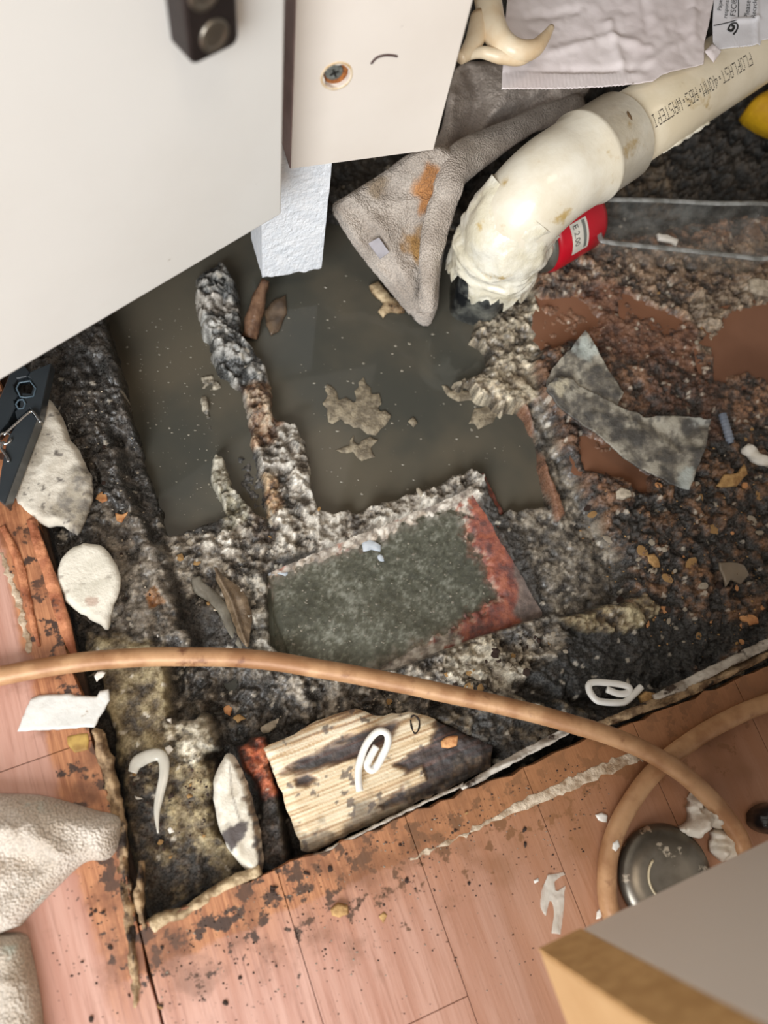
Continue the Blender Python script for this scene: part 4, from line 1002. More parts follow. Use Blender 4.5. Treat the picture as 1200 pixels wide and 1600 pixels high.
M_towel2 = towel_mat('pale_terry', (226, 216, 204), (204, 190, 174), (190, 204, 196), (.60, .75), 30, 820)
T4 = [(-60, 1236), (0, 1240), (60, 1242), (110, 1254), (150, 1266), (186, 1276), (188, 1300), (182, 1328), (165, 1344), (132, 1348), (86, 1390), (45, 1432), (22, 1450), (-60, 1455)]
def t4_top(x, y, d, px, py):
    e = np.clip(d/.010, 0, 1)
    fold = crease(px, py, [([(-20, 1290), (60, 1292), (110, 1330)], .006), ([(-20, 1330), (60, 1340)], -.003), ([(0, 1410), (90, 1330)], -.0022), ([(60, 1262), (180, 1290)], .002)], 18)
    return .014*np.sqrt(1-(1-e)**2)+fold*e+.006*(fbm(px, py, 80, 3, 361)-.5)*e+.0014*(fbm(x, y, .002, 2, 363)-.5)*e
V, F_, C_ = grid_slab(smooth_closed(T4, 4), .0008, .0010, t4_top, thick=.0006, flat=True, col=lambda x, y, d, px, py: np.ones((len(x), 3)))
tag(mesh_obj('pale_towel', V, F_, M_towel2, cols=C_), 'pale beige terry cloth folded on the floor at the left edge', 'towel')
T5 = [(-60, 1462), (0, 1458), (40, 1460), (50, 1490), (60, 1540), (68, 1600), (72, 1700), (-60, 1700)]
def t5_top(x, y, d, px, py):
    e = np.clip(d/.008, 0, 1)
    return .012*np.sqrt(1-(1-e)**2)+crease(px, py, [([(0, 1480), (12, 1640)], -.003), ([(-10, 1530), (60, 1520)], .0015)], 9)*e+.005*(fbm(px, py, 60, 3, 371)-.5)*e+.0014*(fbm(x, y, .002, 2, 373)-.5)*e
V, F_, C_ = grid_slab(smooth_closed(T5, 4), .0008, .0010, t5_top, thick=.0006, flat=True, col=lambda x, y, d, px, py: np.ones((len(x), 3))*np.array([.93, .93, .92]))
tag(mesh_obj('pale_towel', V, F_, M_towel2, cols=C_), 'corner of a second pale cloth at the lower left corner of the photo', 'towel')

# copper tube: along the hole, under the cabinet and back in a loop
M_copper = mat('dull_copper', (192, 150, 110), .46, (158, 114, 78), vscale=55, metal=.10, bump=.12, bscale=150, stain=(118, 74, 50), stain_s=70, stain_t=(.58, .72))
CP = [(-60, 1066, .0055), (0, 1056, .006), (100, 1038, .0065), (200, 1028, .007), (300, 1026, .007), (400, 1030, .007), (500, 1045, .0075), (600, 1063, .0085), (700, 1084, .010), (800, 1106, .012), (900, 1133, .0145), (980, 1160, .0158), (1050, 1197, .0160), (1105, 1243, .013), (1145, 1292, .009), (1162, 1330, .006), (1168, 1385, .0052), (1150, 1445, .0050), (1100, 1490, .0050), (1040, 1500, .0050), (985, 1475, .0050), (955, 1428, .0050), (948, 1370, .0050), (958, 1310, .0050), (988, 1250, .0050), (1030, 1198, .0050), (1080, 1158, .0050), (1140, 1123, .0050), (1205, 1096, .0050), (1290, 1066, .0050)]
cp = smooth_open(CP, 7); V, F_ = tube(P(cp[:, 0], cp[:, 1], cp[:, 2]), .00475, 20, disp=lambda i, t: .00006*np.sin(i*.9+t))
tag(mesh_obj('copper_pipe', V, F_, M_copper), 'long copper pipe crossing the hole and looping at the lower right', 'pipe')

# curtain hooks
M_hookw = mat('white_hook_plastic', (240, 238, 232), .35, (230, 228, 220), vscale=40, coat=.2)
def hook(pts, z, r, label, zoff=None):
    c = smooth_open(pts, 7); zz = np.full(len(c), z)+(np.interp(np.linspace(0, 1, len(c)), np.linspace(0, 1, len(zoff)), zoff) if zoff else 0)
    V, F_ = tube(P(c[:, 0], c[:, 1], zz), r, 12); return tag(mesh_obj('curtain_hook', V, F_, M_hookw), label, 'hook')
hook([(562, 1236), (560, 1218), (561, 1196), (570, 1168), (582, 1150), (594, 1142), (605, 1147), (606, 1161), (598, 1180), (588, 1198), (580, 1203), (574, 1196), (579, 1182), (588, 1166)], -.0020, .0019, 'white plastic curtain hook standing out on the pale rotten wood', (0, 0, .002, .004, .003, .001, .001, .0015))
hook([(1002, 1073), (990, 1085), (978, 1096), (968, 1098), (945, 1097), (932, 1094), (922, 1082), (920, 1071), (928, 1066), (950, 1067), (972, 1070), (983, 1075), (980, 1083), (966, 1084), (948, 1077)], -.0050, .0019, 'white plastic curtain hook lying flat on the black soil at right')

# clothes peg: two jaws, coil spring
M_navy = mat('navy_plastic', (52, 58, 62), .35, (44, 50, 55), vscale=30, coat=.2)
peg = thing('clothes_peg', P(30, 680, .003), 'dark navy plastic clothes peg at the left edge under the white door', 'peg')
def px_prism(pts, z0, z1, bev=.0006):
    q = P(np.array([p[0] for p in pts], float), np.array([p[1] for p in pts], float), np.full(len(pts), (z0+z1)/2)); return prism(q[:, :2], z0, z1, bev)
JR = [(51, 586), (83, 573), (65, 656), (57, 650), (50, 643), (40, 652), (30, 660), (27, 648), (34, 640), (36, 628), (38, 619), (52, 620), (56, 606), (50, 596), (46, 594)]
JR2 = [(50, 646), (62, 660), (12, 793), (0, 784), (6, 740), (16, 690), (34, 662)]
JL = [(20, 585), (38, 572), (50, 586), (45, 594), (30, 597), (25, 606), (28, 616), (32, 622), (26, 630), (28, 640), (24, 648), (16, 664), (0, 682), (-24, 700), (-40, 720), (-40, 660), (0, 630), (4, 624)]
for nm, pts, z0, z1 in (('jaw', JR, .004, .0125), ('jaw', JL, .004, .0120), ('handle', JR2, .004, .0135)):
    V, F_ = px_prism(pts, z0, z1); mesh_obj(nm, V, F_, M_navy, peg, smooth=False)
M_wire = mat('bright_spring_steel', (196, 198, 200), .25, metal=1)
M_navy2 = mat('navy_recess', (26, 38, 50), .5)
for pts in ([(58, 648), (66, 612), (79, 580), (56, 590), (60, 606), (55, 622), (44, 626), (42, 640), (50, 641)],): pass
for pts in ([(30, 598), (47, 595), (56, 607), (52, 619), (40, 621), (32, 620), (26, 607)], [(36, 624), (40, 631), (36, 638), (29, 639), (25, 632), (29, 625)]):
    q = P(np.array([p[0] for p in pts], float), np.array([p[1] for p in pts], float), np.full(len(pts), .0127))
    V, F_ = tube(np.concatenate([q, q[:2]]), .0005, 6, cap=False); mesh_obj('moulded_rim', V, F_, mat('navy_rim', (92, 110, 122), .3), peg)
coil = []
for k in range(61):
    a = k/12*2*PI; b = P(8, 685, .006+.008*k/60); coil.append(b+np.array([.0032*math.cos(a), .0032*math.sin(a), 0]))
V, F_ = tube(coil, .0007, 8); sp1 = mesh_obj('spring', V, F_, M_wire, peg)
c = smooth_open([(6, 680), (28, 660), (44, 646), (51, 643), (57, 650), (64, 660)], 6); V, F_ = tube(P(c[:, 0], c[:, 1], np.full(len(c), .0142)), .0008, 8); mesh_obj('spring_arm', V, F_, M_wire, sp1)
c = smooth_open([(6, 690), (2, 700), (10, 712), (14, 722)], 5); V, F_ = tube(P(c[:, 0], c[:, 1], np.full(len(c), .0142)), .0008, 8); mesh_obj('spring_arm', V, F_, M_wire, sp1)

# pale plaster and paint scraps
def scrap(name, pts, z0, thick, m, label, cat, seed=1, amp=.0015, dome=.001, rag=1.2, res=.001, tilt=None, colf=None, smoothn=3, group=None, edge=.003):
    pts = smooth_closed(pts, smoothn) if smoothn else np.array(pts, float)
    pts = ragged(pts, rag, 7, seed) if rag else pts
    def top(x, y, d, px, py):
        e = np.clip(d/edge, 0, 1)
        return thick*(.45+.55*np.sqrt(1-(1-e)**2))+dome*e+amp*(fbm(x, y, .012, 4, seed+400)-.5)+(np.abs(fbm(x, y, .009, 4, seed+430)-.5)*amp*2 if amp > .006 else 0)+(tilt(px, py) if tilt else 0)
    V, F_, C_ = grid_slab(pts, z0, res, top, thick=.0, flat=not tilt, col=colf)
    if tilt: V[len(V)//2:, 2] = V[:len(V)//2, 2]-thick
    return tag(mesh_obj(name, V, F_, m, cols=C_), label, cat, group)
def zg(px, py, off=.0):                    # resting level on the ground at a pixel
    z = -.02
    for _ in range(4):
        q = P(px, py, z); z = float(zground(q[0], q[1]))
    return z+off
def plaster_col(x, y, d, px, py):
    a = fbm(x, y, .010, 4, 411); c = pal(a, [(.3, (196, 186, 168)), (.6, (228, 220, 204))])
    for cx, cy, rx, ry in ((72, 687, 13, 12), (55, 722, 18, 14)):
        m = sm(1.15, .9, ((px-cx)/rx)**2+((py-cy)/ry)**2); c = c*(1-m*.8)[:, None]+lin((176, 166, 148))*(m*.8)[:, None]
    m = sm(-6, 10, sdf(px, py, [(110, 745), (150, 725), (148, 800), (122, 842), (92, 822), (100, 780)])+(fbm(x, y, .007, 4, 412)-.5)*50); mc = pal(fbm(x, y, .003, 3, 413), [(.35, (74, 64, 52)), (.65, (158, 146, 124))])
    c = c*(1-m*.8)[:, None]+mc*(m*.8)[:, None]
    sp = sm(.76, .80, fbm(x, y, .0028, 2, 414)); return c*(1-sp*.8)[:, None]+lin((70, 58, 48))*(sp*.8)[:, None]
M_plaster = mat('chalky_plaster', attr=True, rough=.8, vscale=120, bump=.35, bscale=500)
scrap('plaster_chunk', [(60, 655), (72, 622), (92, 645), (104, 665), (112, 690), (124, 706), (138, 730), (147, 762), (140, 800), (122, 838), (100, 822), (78, 826), (52, 812), (28, 792), (24, 760), (40, 710)], -.004, .004, M_plaster, 'large torn white plaster piece beneath the navy peg', 'plaster piece', 21, .003, .002, 1.0, .0009, None, plaster_col, 2)
def oval_col(x, y, d, px, py):
    uu = x*.9+y*.44; vv = -x*.44+y*.9
    c = pal(fbm(uu*.3, vv, .004, 4, 421)*.5+fbm(x, y, .012, 3, 422)*.5, [(.3, (206, 200, 182)), (.6, (234, 228, 212))])
    m = sm(1.1, .4, ((px-146)/11)**2+((py-942)/8)**2+(fbm(x, y, .002, 3, 423)-.5)*1.5); c = c*(1-m*.6)[:, None]+lin((168, 122, 96))*(m*.6)[:, None]
    for cx, cy, rx in ((97, 904, 5), (172, 905, 5), (108, 927, 4), (131, 915, 4)):
        m = sm(1.3, .6, ((px-cx)/rx)**2+((py-cy)/(rx*.6))**2); c = c*(1-m*.6)[:, None]+lin((128, 116, 100))*(m*.6)[:, None]
    return c
scrap('oval_disc', [(98, 875), (118, 855), (140, 850), (162, 856), (180, 876), (189, 902), (184, 932), (176, 952), (170, 984), (152, 974), (135, 964), (110, 948), (96, 922), (90, 898)], -.003, .003, M_plaster, 'oval white plaster disc with a pointed tip below the torn plaster piece', 'plaster piece', 22, .0008, .0008, .8, .0009, None, oval_col, 3)
M_tape = mat('ribbed_white_tape', (222, 222, 218), .55, (208, 208, 204), vscale=60, bump=.3, bscale=260, stain=(170, 156, 140), stain_s=150, stain_t=(.68, .74))
scrap('tape_piece', [(27, 1143), (48, 1092), (62, 1086), (110, 1084), (118, 1087), (152, 1088), (156, 1080), (170, 1077), (172, 1094), (148, 1136), (90, 1140)], .0003, .0008, M_tape, 'white ribbed tape piece on the pink floor below the copper pipe', 'tape', 23, .0008, .0004, .4, .0008, None, None, 0, None, .001)
def almond_col(x, y, d, px, py):
    c = pal(fbm(x, y, .006, 4, 431), [(.3, (208, 198, 178)), (.6, (238, 232, 216))])
    m = sm(-3, 4, sdf(px, py, [(348, 1296), (372, 1282), (388, 1282), (386, 1306), (360, 1322), (348, 1314)])+(fbm(x, y, .004, 3, 432)-.5)*22); c = c*(1-m)[:, None]+lin((62, 48, 44))*m[:, None]
    m = sm(-2, 6, sdf(px, py, [(372, 1195), (395, 1230), (412, 1300), (408, 1368), (392, 1300), (384, 1240)])+(fbm(x, y, .003, 4, 433)-.5)*26); mc = pal(fbm(x, y, .002, 3, 434), [(.35, (58, 44, 34)), (.65, (146, 122, 94))])
    c = c*(1-m)[:, None]+mc*m[:, None]
    k = np.exp(-(linedist(px, py, [(360, 1195), (364, 1240), (376, 1280)])/1.5)**2); return c*(1-k*.7)[:, None]+lin((92, 76, 60))*(k*.7)[:, None]
scrap('paint_shard', [(356, 1178), (344, 1194), (334, 1222), (336, 1262), (346, 1300), (362, 1332), (384, 1358), (402, 1366), (411, 1352), (410, 1316), (398, 1262), (384, 1216), (370, 1186)], -.010, .006, M_plaster, 'almond shaped white painted shard left of the rotten wood plank', 'paint shard', 24, .002, .003, .7, .0008, None, almond_col, 3)

# translucent scraps
M_clear = mat('milky_clear_plastic', (226, 222, 210), .25, (210, 206, 194), vscale=80, alpha=.62, coat=.3)
c = smooth_open([(207, 1207), (214, 1192), (232, 1182), (248, 1180), (256, 1190), (256, 1212), (250, 1240), (245, 1270), (247, 1302)], 6); t_ = np.linspace(0, 1, len(c))
V, F_ = tube(P(c[:, 0], c[:, 1], np.full(len(c), -.0065)), np.interp(t_, [0, .15, .5, .8, 1], [.0022, .0034, .0026, .0020, .0004]), 12, flat=.5)
tag(mesh_obj('clear_plastic_tie', V, F_, M_clear), 'bent milky plastic tie lying on the tawny sand', 'plastic tie')
M_film = mat('clear_torn_film', (232, 228, 216), .2, (220, 214, 200), vscale=90, alpha=.42, coat=.4)
scrap('torn_film', [(846, 1392), (856, 1368), (880, 1362), (884, 1366), (866, 1378), (868, 1394), (884, 1384), (882, 1398), (880, 1430), (876, 1460), (862, 1458), (866, 1424), (860, 1404), (852, 1432), (844, 1418)], .0003, .0006, M_film, 'torn clear plastic film scrap on the floor left of the copper loop', 'plastic scrap', 25, .004, .0006, .5, .0006, None, None, 0)
M_jelly = mat('grey_jelly_film', (150, 144, 130), .15, (112, 106, 94), vscale=110, alpha=.75, coat=.6)
c = smooth_open([(306, 902), (312, 918), (328, 930), (346, 948), (358, 976), (370, 1000), (378, 1014)], 6); t_ = np.linspace(0, 1, len(c))
V, F_ = tube(P(c[:, 0], c[:, 1], np.full(len(c), -.0255)), np.interp(t_, [0, .2, .6, 1], [.0024, .0040, .0030, .0010]), 14, flat=.45)
tag(mesh_obj('jelly_strip', V, F_, M_jelly), 'slimy grey translucent strip left of the leaf-shaped membrane', 'slime strip')
M_leafm = mat('wet_brown_membrane', (150, 130, 106), .2, (104, 86, 66), vscale=140, bump=.5, bscale=260, coat=.5)
def leaf_tilt(px, py): return crease(px, py, [([(335, 890), (362, 940), (384, 1008)], .0022)], 3)
scrap('leaf_membrane', [(334, 888), (352, 900), (380, 924), (394, 956), (392, 990), (386, 1012), (372, 990), (360, 960), (346, 925)], -.0245, .0014, M_leafm, 'wet brown leaf-shaped membrane beside the grey slime strip', 'membrane', 26, .002, .001, .8, .0007, leaf_tilt, None, 3)

# folded felt: band and the flap sticking up from under it
def felt_col(x, y, d, px, py):
    a = fbm(x, y, .010, 5, 441, .6); c = pal(np.clip((a-.5)*1.5+.5, 0, 1), [(.25, (48, 43, 35)), (.48, (108, 101, 87)), (.72, (176, 170, 154))])
    for poly, colr in (([(893, 545), (912, 520), (935, 552), (915, 566)], (186, 196, 190)), ([(855, 598), (890, 594), (882, 618), (862, 622)], (216, 206, 178)), ([(1055, 742), (1078, 734), (1078, 768), (1064, 762)], (178, 188, 184)), ([(1070, 648), (1110, 652), (1098, 668), (1080, 662)], (196, 200, 194))):
        m = sm(-4, 6, sdf(px, py, poly)+(fbm(x, y, .004, 3, 442)-.5)*18); c = c*(1-m*.8)[:, None]+lin(colr)*(m*.8)[:, None]
    sp = sm(.62, .72, fbm(x, y, .004, 4, 443)); return c*(1-sp*.7)[:, None]+lin((48, 42, 34))*(sp*.7)[:, None]
M_felt = mat('mouldy_grey_felt', attr=True, rough=.45, vscale=200, bump=.4, bscale=500)
zf = -.0075
felt = thing('folded_felt', P(970, 640, zf), 'mouldy grey felt piece folded over on the brown mud', 'felt')
def piece(name, pts, z0, fn, m, par, colf, res=.0010, thick=.0014, smoothn=2, rag=.6, seed=3):
    pts = smooth_closed(pts, smoothn) if smoothn else np.array(pts, float)
    V, F_, C_ = grid_slab(ragged(pts, rag, 7, seed) if rag else pts, z0, res, fn, thick=thick, col=colf); return mesh_obj(name, V, F_, m, par, cols=C_)
piece('lower_flap', [(852, 604), (862, 578), (890, 546), (911, 521), (932, 548), (952, 580), (974, 614), (960, 642), (905, 622)], zf, lambda x, y, d, px, py: .001+.0022*(fbm(x, y, .012, 3, 451)-.5)+.003*sm(560, 520, py), M_felt, felt, felt_col, smoothn=0)
piece('upper_band', [(850, 612), (864, 596), (892, 594), (930, 616), (970, 636), (1010, 650), (1060, 650), (1108, 656), (1098, 700), (1076, 766), (1040, 752), (980, 720), (930, 676), (868, 636)], zf+.0022, lambda x, y, d, px, py: .0008+.0035*(fbm(x, y, .014, 3, 455)-.5)+.0035*np.exp(-((px-860)/22)**2)+.003*sm(1060, 1105, px)+crease(px, py, [([(1010, 655), (1060, 690), (1100, 660)], -.003)], 12), M_felt, felt, felt_col, smoothn=0)

# clear plastic tray, partly under the pipe
def clear_mat():
    t = NT('scuffed_clear_plastic'); t.b.inputs['Base Color'].default_value = c4((214, 214, 208)); t.b.inputs['Roughness'].default_value = .12
    tc = t.n('ShaderNodeTexCoord').outputs['Object']
    t.l(ramp(t, noise(t, tc, 60, 5, .6), .35, .8, .05, .24), t.b.inputs['Alpha']); t.b.inputs['Coat Weight'].default_value = .4
    return t.m
M_tray = clear_mat(); M_trayrim = mat('scuffed_tray_rim', (176, 178, 176), .2, (128, 128, 124), vscale=120, alpha=.72, coat=.5)
tray = thing('clear_tray', P(1080, 355, -.008), 'scuffed clear plastic tray lying on the mud right of the red can', 'tray')
zt = .010
RIMP = [(948, 378), (1000, 384), (1080, 392), (1150, 400), (1196, 404), (1216, 390), (1214, 350), (1206, 326), (1192, 318), (1120, 318), (1050, 314), (960, 312), (940, 316), (936, 350), (938, 372)]
q = P(np.array([p[0] for p in RIMP], float), np.array([p[1] for p in RIMP], float), np.full(len(RIMP), zt)); q = np.c_[smooth_closed(q[:, :2], 4), np.full(len(RIMP)*4, zt)]
V, F_ = tube(np.concatenate([q, q[:1]]), .0018, 10, cap=False, flat=.6); mesh_obj('rim', V, F_, M_trayrim, tray)
cen2 = q.mean(0); inn = cen2+(q-cen2)*.95; inn[:, 2] = -.009; n = len(q)
V = np.concatenate([q, inn]); F_ = [(i, (i+1) % n, n+(i+1) % n, n+i) for i in range(n)]+[tuple(n+i for i in range(n))]
mesh_obj('tray_shell', V, F_, M_tray, tray)

# yellow object at the far right
V, F_, _ = grid_slab(smooth_closed([(1168, 168), (1190, 150), (1230, 140), (1290, 150), (1290, 230), (1230, 204), (1196, 190)], 3), -.012, .0012, lambda x, y, d, px, py: .012*np.sqrt(np.clip(1-(1-np.clip(d/.008, 0, 1))**2, 0, 1))+.001*(fbm(x, y, .01, 3, 461)-.5), thick=.012, flat=True)
tag(mesh_obj('yellow_bundle', V, F_, mat('yellow_fabric', (222, 172, 24), .7, (196, 142, 20), vscale=50, bump=.3)), 'smooth yellow bundle under the pipe at the right edge', 'bundle')

# screw plug, chalk roll
M_plug = mat('milky_blue_plastic', (150, 158, 172), .3, (128, 138, 154), vscale=120, alpha=.8, coat=.3)
pa, pb = P(1129, 648, zg(1129, 648, .003)), P(1142, 692, zg(1142, 692, .003)); pd = pb-pa
prof = [pa+pd*t for t in np.linspace(0, 1, 25)]; V, F_ = tube(prof, [.0024+.0004*(k % 3 == 0)-(.0008 if k > 22 else 0) for k in range(25)], 14)
tag(mesh_obj('wall_plug', V, F_, M_plug), 'small pale blue plastic wall plug on the dark mud at right', 'wall plug')
M_chalk = mat('white_filler', (236, 232, 222), .6, (214, 206, 190), vscale=120, bump=.4)
c = smooth_open([(1164, 697), (1172, 706), (1184, 716), (1200, 722), (1220, 724)], 5); zz = zg(1180, 712, .004)
V, F_ = tube(P(c[:, 0], c[:, 1], np.full(len(c), zz)), np.interp(np.linspace(0, 1, len(c)), [0, .1, .6, 1], [.0028, .0042, .0036, .003]), 14, disp=lambda i, t: .0005*np.sin(t*3+i*.8)); tag(mesh_obj('filler_curl', V, F_, M_chalk), 'white curl of filler at the right edge beside the wall plug', 'filler')

# metal floor dish and the wrap beside it, inside the copper loop
M_steel = mat('dusty_steel', (128, 122, 112), .34, (98, 92, 82), vscale=50, metal=.75, stain=(206, 196, 178), stain_s=120, stain_t=(.62, .7))
dc = P(1036, 1368, 0); dish = thing('metal_dish', dc, 'dusty round metal dish inside the copper pipe loop', 'dish')
V, F_ = disc_lathe(dc, (0, 0, 1), [(.0242, .0003), (.0246, .002), (.0240, .0036), (.0222, .0054), (.0190, .0066), (.0150, .0071), (.0110, .0069), (.0060, .0066), (.001, .0065)], 64); mesh_obj('dish_body', V, F_, M_steel, dish)
c = [(dc+np.array([.0112*math.cos(a), .0112*math.sin(a), .0073])) for a in np.linspace(PI*.75, PI*1.45, 22)]
V, F_ = tube(c, .0006, 6); mesh_obj('inner_ring', V, F_, mat('pale_ring', (214, 200, 168), .5), dish)
M_wrap = mat('crumpled_white_wrap', (226, 218, 204), .35, (202, 190, 172), vscale=60, bump=.4, bscale=200, alpha=.93, coat=.2)
scrap('crumpled_wrap', [(1075, 1240), (1090, 1232), (1108, 1250), (1128, 1285), (1120, 1296), (1104, 1290), (1092, 1298), (1078, 1308), (1056, 1296), (1064, 1288), (1072, 1282)], .0004, .004, M_wrap, 'crumpled white wrap above the metal dish', 'wrap', 27, .012, .003, 1.0, .0008, None, None, 2)
scrap('crumpled_wrap', [(1108, 1300), (1126, 1292), (1150, 1312), (1156, 1338), (1126, 1345), (1108, 1330)], .0004, .003, M_wrap, 'smaller crumpled white wrap touching the cabinet front', 'wrap', 28, .009, .003, 1.0, .0008, None, None, 2)
M_blackp = mat('black_plastic', (22, 22, 24), .25, (14, 14, 16), bump=.3, coat=.3)
scrap('black_lump', [(1166, 1272), (1180, 1258), (1205, 1254), (1240, 1270), (1230, 1300), (1190, 1302), (1168, 1290)], .0004, .008, M_blackp, 'shiny black lump on the floor at the right edge', 'lump', 29, .008, .004, .6, .0009, None, None, 3)

# ================================================================== FLOATING SCUM, CHIPS AND CRUMBS
M_scum = mat('matted_grey_scum', (156, 144, 122), .5, (108, 98, 82), vscale=260, bump=.7, bscale=420)
def scum(pts, label, z=WATER+.0001, thick=.0012, m=None, seed=1, rag=4.2, name='scum_raft', cat='scum', amp=.0016, res=.0007):
    return scrap(name, pts, z, thick, m or M_scum, label, cat, seed, amp, .0004, rag, res, None, None, 2 if rag < 1 else 0)
scum([(505, 632), (512, 610), (512, 598), (525, 606), (530, 622), (548, 628), (556, 612), (560, 596), (574, 598), (580, 618), (590, 616), (596, 632), (586, 642), (606, 650), (604, 668), (588, 678), (560, 672), (530, 660), (512, 648)], 'largest raft of matted grey scum floating on the pond', seed=31)
scum([(524, 702), (545, 696), (550, 682), (560, 696), (578, 684), (592, 690), (578, 700), (586, 714), (566, 720), (552, 708), (534, 708)], 'small raft of scum just below the largest one', seed=32, rag=1.6)
scum([(576, 448), (592, 442), (604, 458), (618, 470), (636, 478), (632, 490), (612, 488), (600, 496), (590, 488), (600, 474), (586, 466)], 'tan ragged scum at the lower left edge of the grey towel', seed=33, z=WATER+.001, thick=.003, rag=1.6, m=M_beadc)
scum([(690, 602), (712, 610), (740, 612), (742, 626), (716, 628), (700, 618)], 'thin scum streak left of the tan sludge', seed=34, rag=1.4)
scum([(742, 640), (762, 632), (778, 640), (770, 662), (748, 668), (732, 662)], 'pale scum film below the tan sludge', seed=35, rag=1.6)
scum([(638, 660), (645, 652), (652, 662), (646, 668)], 'tiny ring of scum in the middle of the pond', seed=36, rag=1)
M_blue = mat('bluish_soap_scum', (206, 214, 222), .4, (180, 190, 200), vscale=200, coat=.3)
for pts, lab, sd in (([(566, 846), (580, 844), (594, 852), (594, 862), (580, 858), (568, 862)], 'bluish white soap flake near the top of the brick hollow', 41), ([(590, 868), (598, 868), (600, 876), (592, 876)], 'tiny bluish flake right below the soap flake in the brick hollow', 42),
                     ([(414, 884), (430, 882), (436, 892), (450, 894), (446, 900), (432, 897), (420, 900)], 'bluish white soap flake at the left corner of the brick hollow', 43)):
    scum(pts, lab, -.0339, .0007, M_blue, sd, .6, 'soap_flake', 'scum', .0004)
# specks adrift on the water: too small to pick apart
def tiny_bits(name, n, sampler, m, label, cat, smin, smax, parent=None, flat=.4, seed=1, tri=False):
    r = np.random.default_rng(seed); V = []; F_ = []
    for _ in range(n):
        x, y, z = sampler(r); s = smin+(smax-smin)*r.random()**2.2; a = r.random()*PI; e = .35+.65*r.random(); i0 = len(V)
        k = 5
        for j in range(k):
            t = a+j/k*2*PI; q = s*(.6+.5*r.random()); V.append((x+q*math.cos(t), y+q*e*math.sin(t), z))
        V.append((x, y, z+s*flat))
        for j in range(k): F_.append((i0+j, i0+(j+1) % k, i0+k))
    o = mesh_obj(name, np.array(V), F_, m, parent, smooth=False); o['kind'] = 'stuff'; o['label'] = label
    if cat and not parent: o['category'] = cat
    return o
def in_poly(poly, z):
    poly = np.array(poly, float); lo, hi = poly.min(0), poly.max(0)
    def f(r):
        for _ in range(200):
            p = lo+(hi-lo)*r.random(2)
            if sdf(np.array([p[0]]), np.array([p[1]]), poly)[0] > 0: break
        zz = zg(p[0], p[1]) if z is None else z
        q = P(p[0], p[1], zz); return q[0], q[1], zz
    return f
M_fleck = mat('pale_flecks', (150, 144, 130), .5)
tiny_bits('water_flecks', 190, in_poly([(180, 520), (300, 470), (380, 640), (350, 800), (270, 815), (205, 600)], WATER+.0001), M_fleck, 'pale flecks adrift in the left channel', 'flecks', .0002, .0011, seed=1)
tiny_bits('water_flecks', 160, in_poly([(430, 480), (560, 420), (760, 560), (830, 740), (520, 780)], WATER+.0001), M_fleck, 'pale flecks adrift on the pond', 'flecks', .0002, .0015, seed=2)
tiny_bits('silt_flecks', 420, in_poly([(430, 910), (690, 810), (720, 820), (780, 930), (600, 1010), (450, 1020)], -.0339), M_fleck, 'pale flecks on the brick hollow water', 'flecks', .0002, .0011, seed=3)

# single chips one can point to
M_chipo = mat('orange_wood_chip', (222, 166, 112), .6, (184, 122, 76), vscale=200, bump=.3); M_chipw = mat('white_chip', (236, 232, 224), .55, (214, 208, 196), vscale=120)
M_chipt = mat('tan_crumb', (196, 158, 104), .7, (150, 112, 68), vscale=220, bump=.5, bscale=500); M_chipd = mat('dark_dirt_crumb', (72, 52, 42), .7, (44, 32, 27), vscale=220, bump=.5); M_mort = mat('mortar_crumb', (206, 194, 174), .6, (150, 138, 120), vscale=200, bump=.5, bscale=500)
def chip(pts, m, label, z=None, thick=.0007, seed=1, name='chip', cat='chip', rag=.6, amp=.0008):
    c = np.mean(np.array(pts, float), 0); zz = zg(c[0], c[1]) if z is None else z
    return scrap(name, pts, zz-.0003, thick, m, label, cat, seed, amp, .0002, rag*1.5, .0006, None, None, 0, None, .0008)
chip([(152, 774), (160, 768), (168, 766), (168, 782), (160, 785), (150, 780)], M_chipo, 'fan shaped wood chip on the dark slime right of the torn plaster', seed=51)
chip([(180, 802), (190, 804), (204, 798), (196, 808), (190, 818), (182, 814)], M_chipo, 'orange wood chip just below the fan shaped one', seed=52)
chip([(236, 708), (250, 706), (254, 712), (244, 716)], M_chipo, 'pinkish chip at the left shore of the left channel', seed=53)
chip([(242, 986), (254, 992), (246, 998)], M_chipw, 'small white triangular chip above the copper pipe', seed=54, rag=.2)
chip([(147, 1056), (160, 1048), (166, 1052), (150, 1066)], M_chipw, 'white chip poking out under the copper pipe', seed=55, z=.0004)
chip([(258, 1125), (268, 1122), (268, 1134)], M_chipw, 'white flake on the tawny sand above the plastic tie', seed=56)
chip([(257, 1168), (266, 1164), (272, 1172), (262, 1180)], M_chipw, 'white flake touching the top of the plastic tie', seed=57)
chip([(262, 1296), (268, 1290), (272, 1298), (266, 1302)], M_chipw, 'small white flake beside the tip of the plastic tie', seed=58)
chip([(210, 1244), (222, 1246), (224, 1250), (212, 1250)], M_chipw, 'thin white flake left of the plastic tie', seed=59)
chip([(930, 1274), (940, 1270), (950, 1274), (948, 1284), (934, 1282)], M_chipw, 'torn white flake on the floor left of the copper loop', seed=60, z=.0004)
chip([(834, 1376), (840, 1372), (842, 1378), (836, 1380)], M_chipw, 'tiny white crumb left of the torn film', seed=61, z=.0004)
chip([(958, 1318), (964, 1312), (968, 1322), (962, 1330), (957, 1326)], M_chipw, 'white flake stuck on the copper loop', seed=62, z=.0098)
chip([(932, 1424), (940, 1412), (944, 1424), (938, 1436), (930, 1436)], M_chipw, 'white flake at the foot of the copper loop', seed=63, z=.0004)
chip([(990, 1262), (996, 1250), (1000, 1254), (994, 1264)], M_chipw, 'white flake inside the top of the copper loop', seed=64, z=.0004)
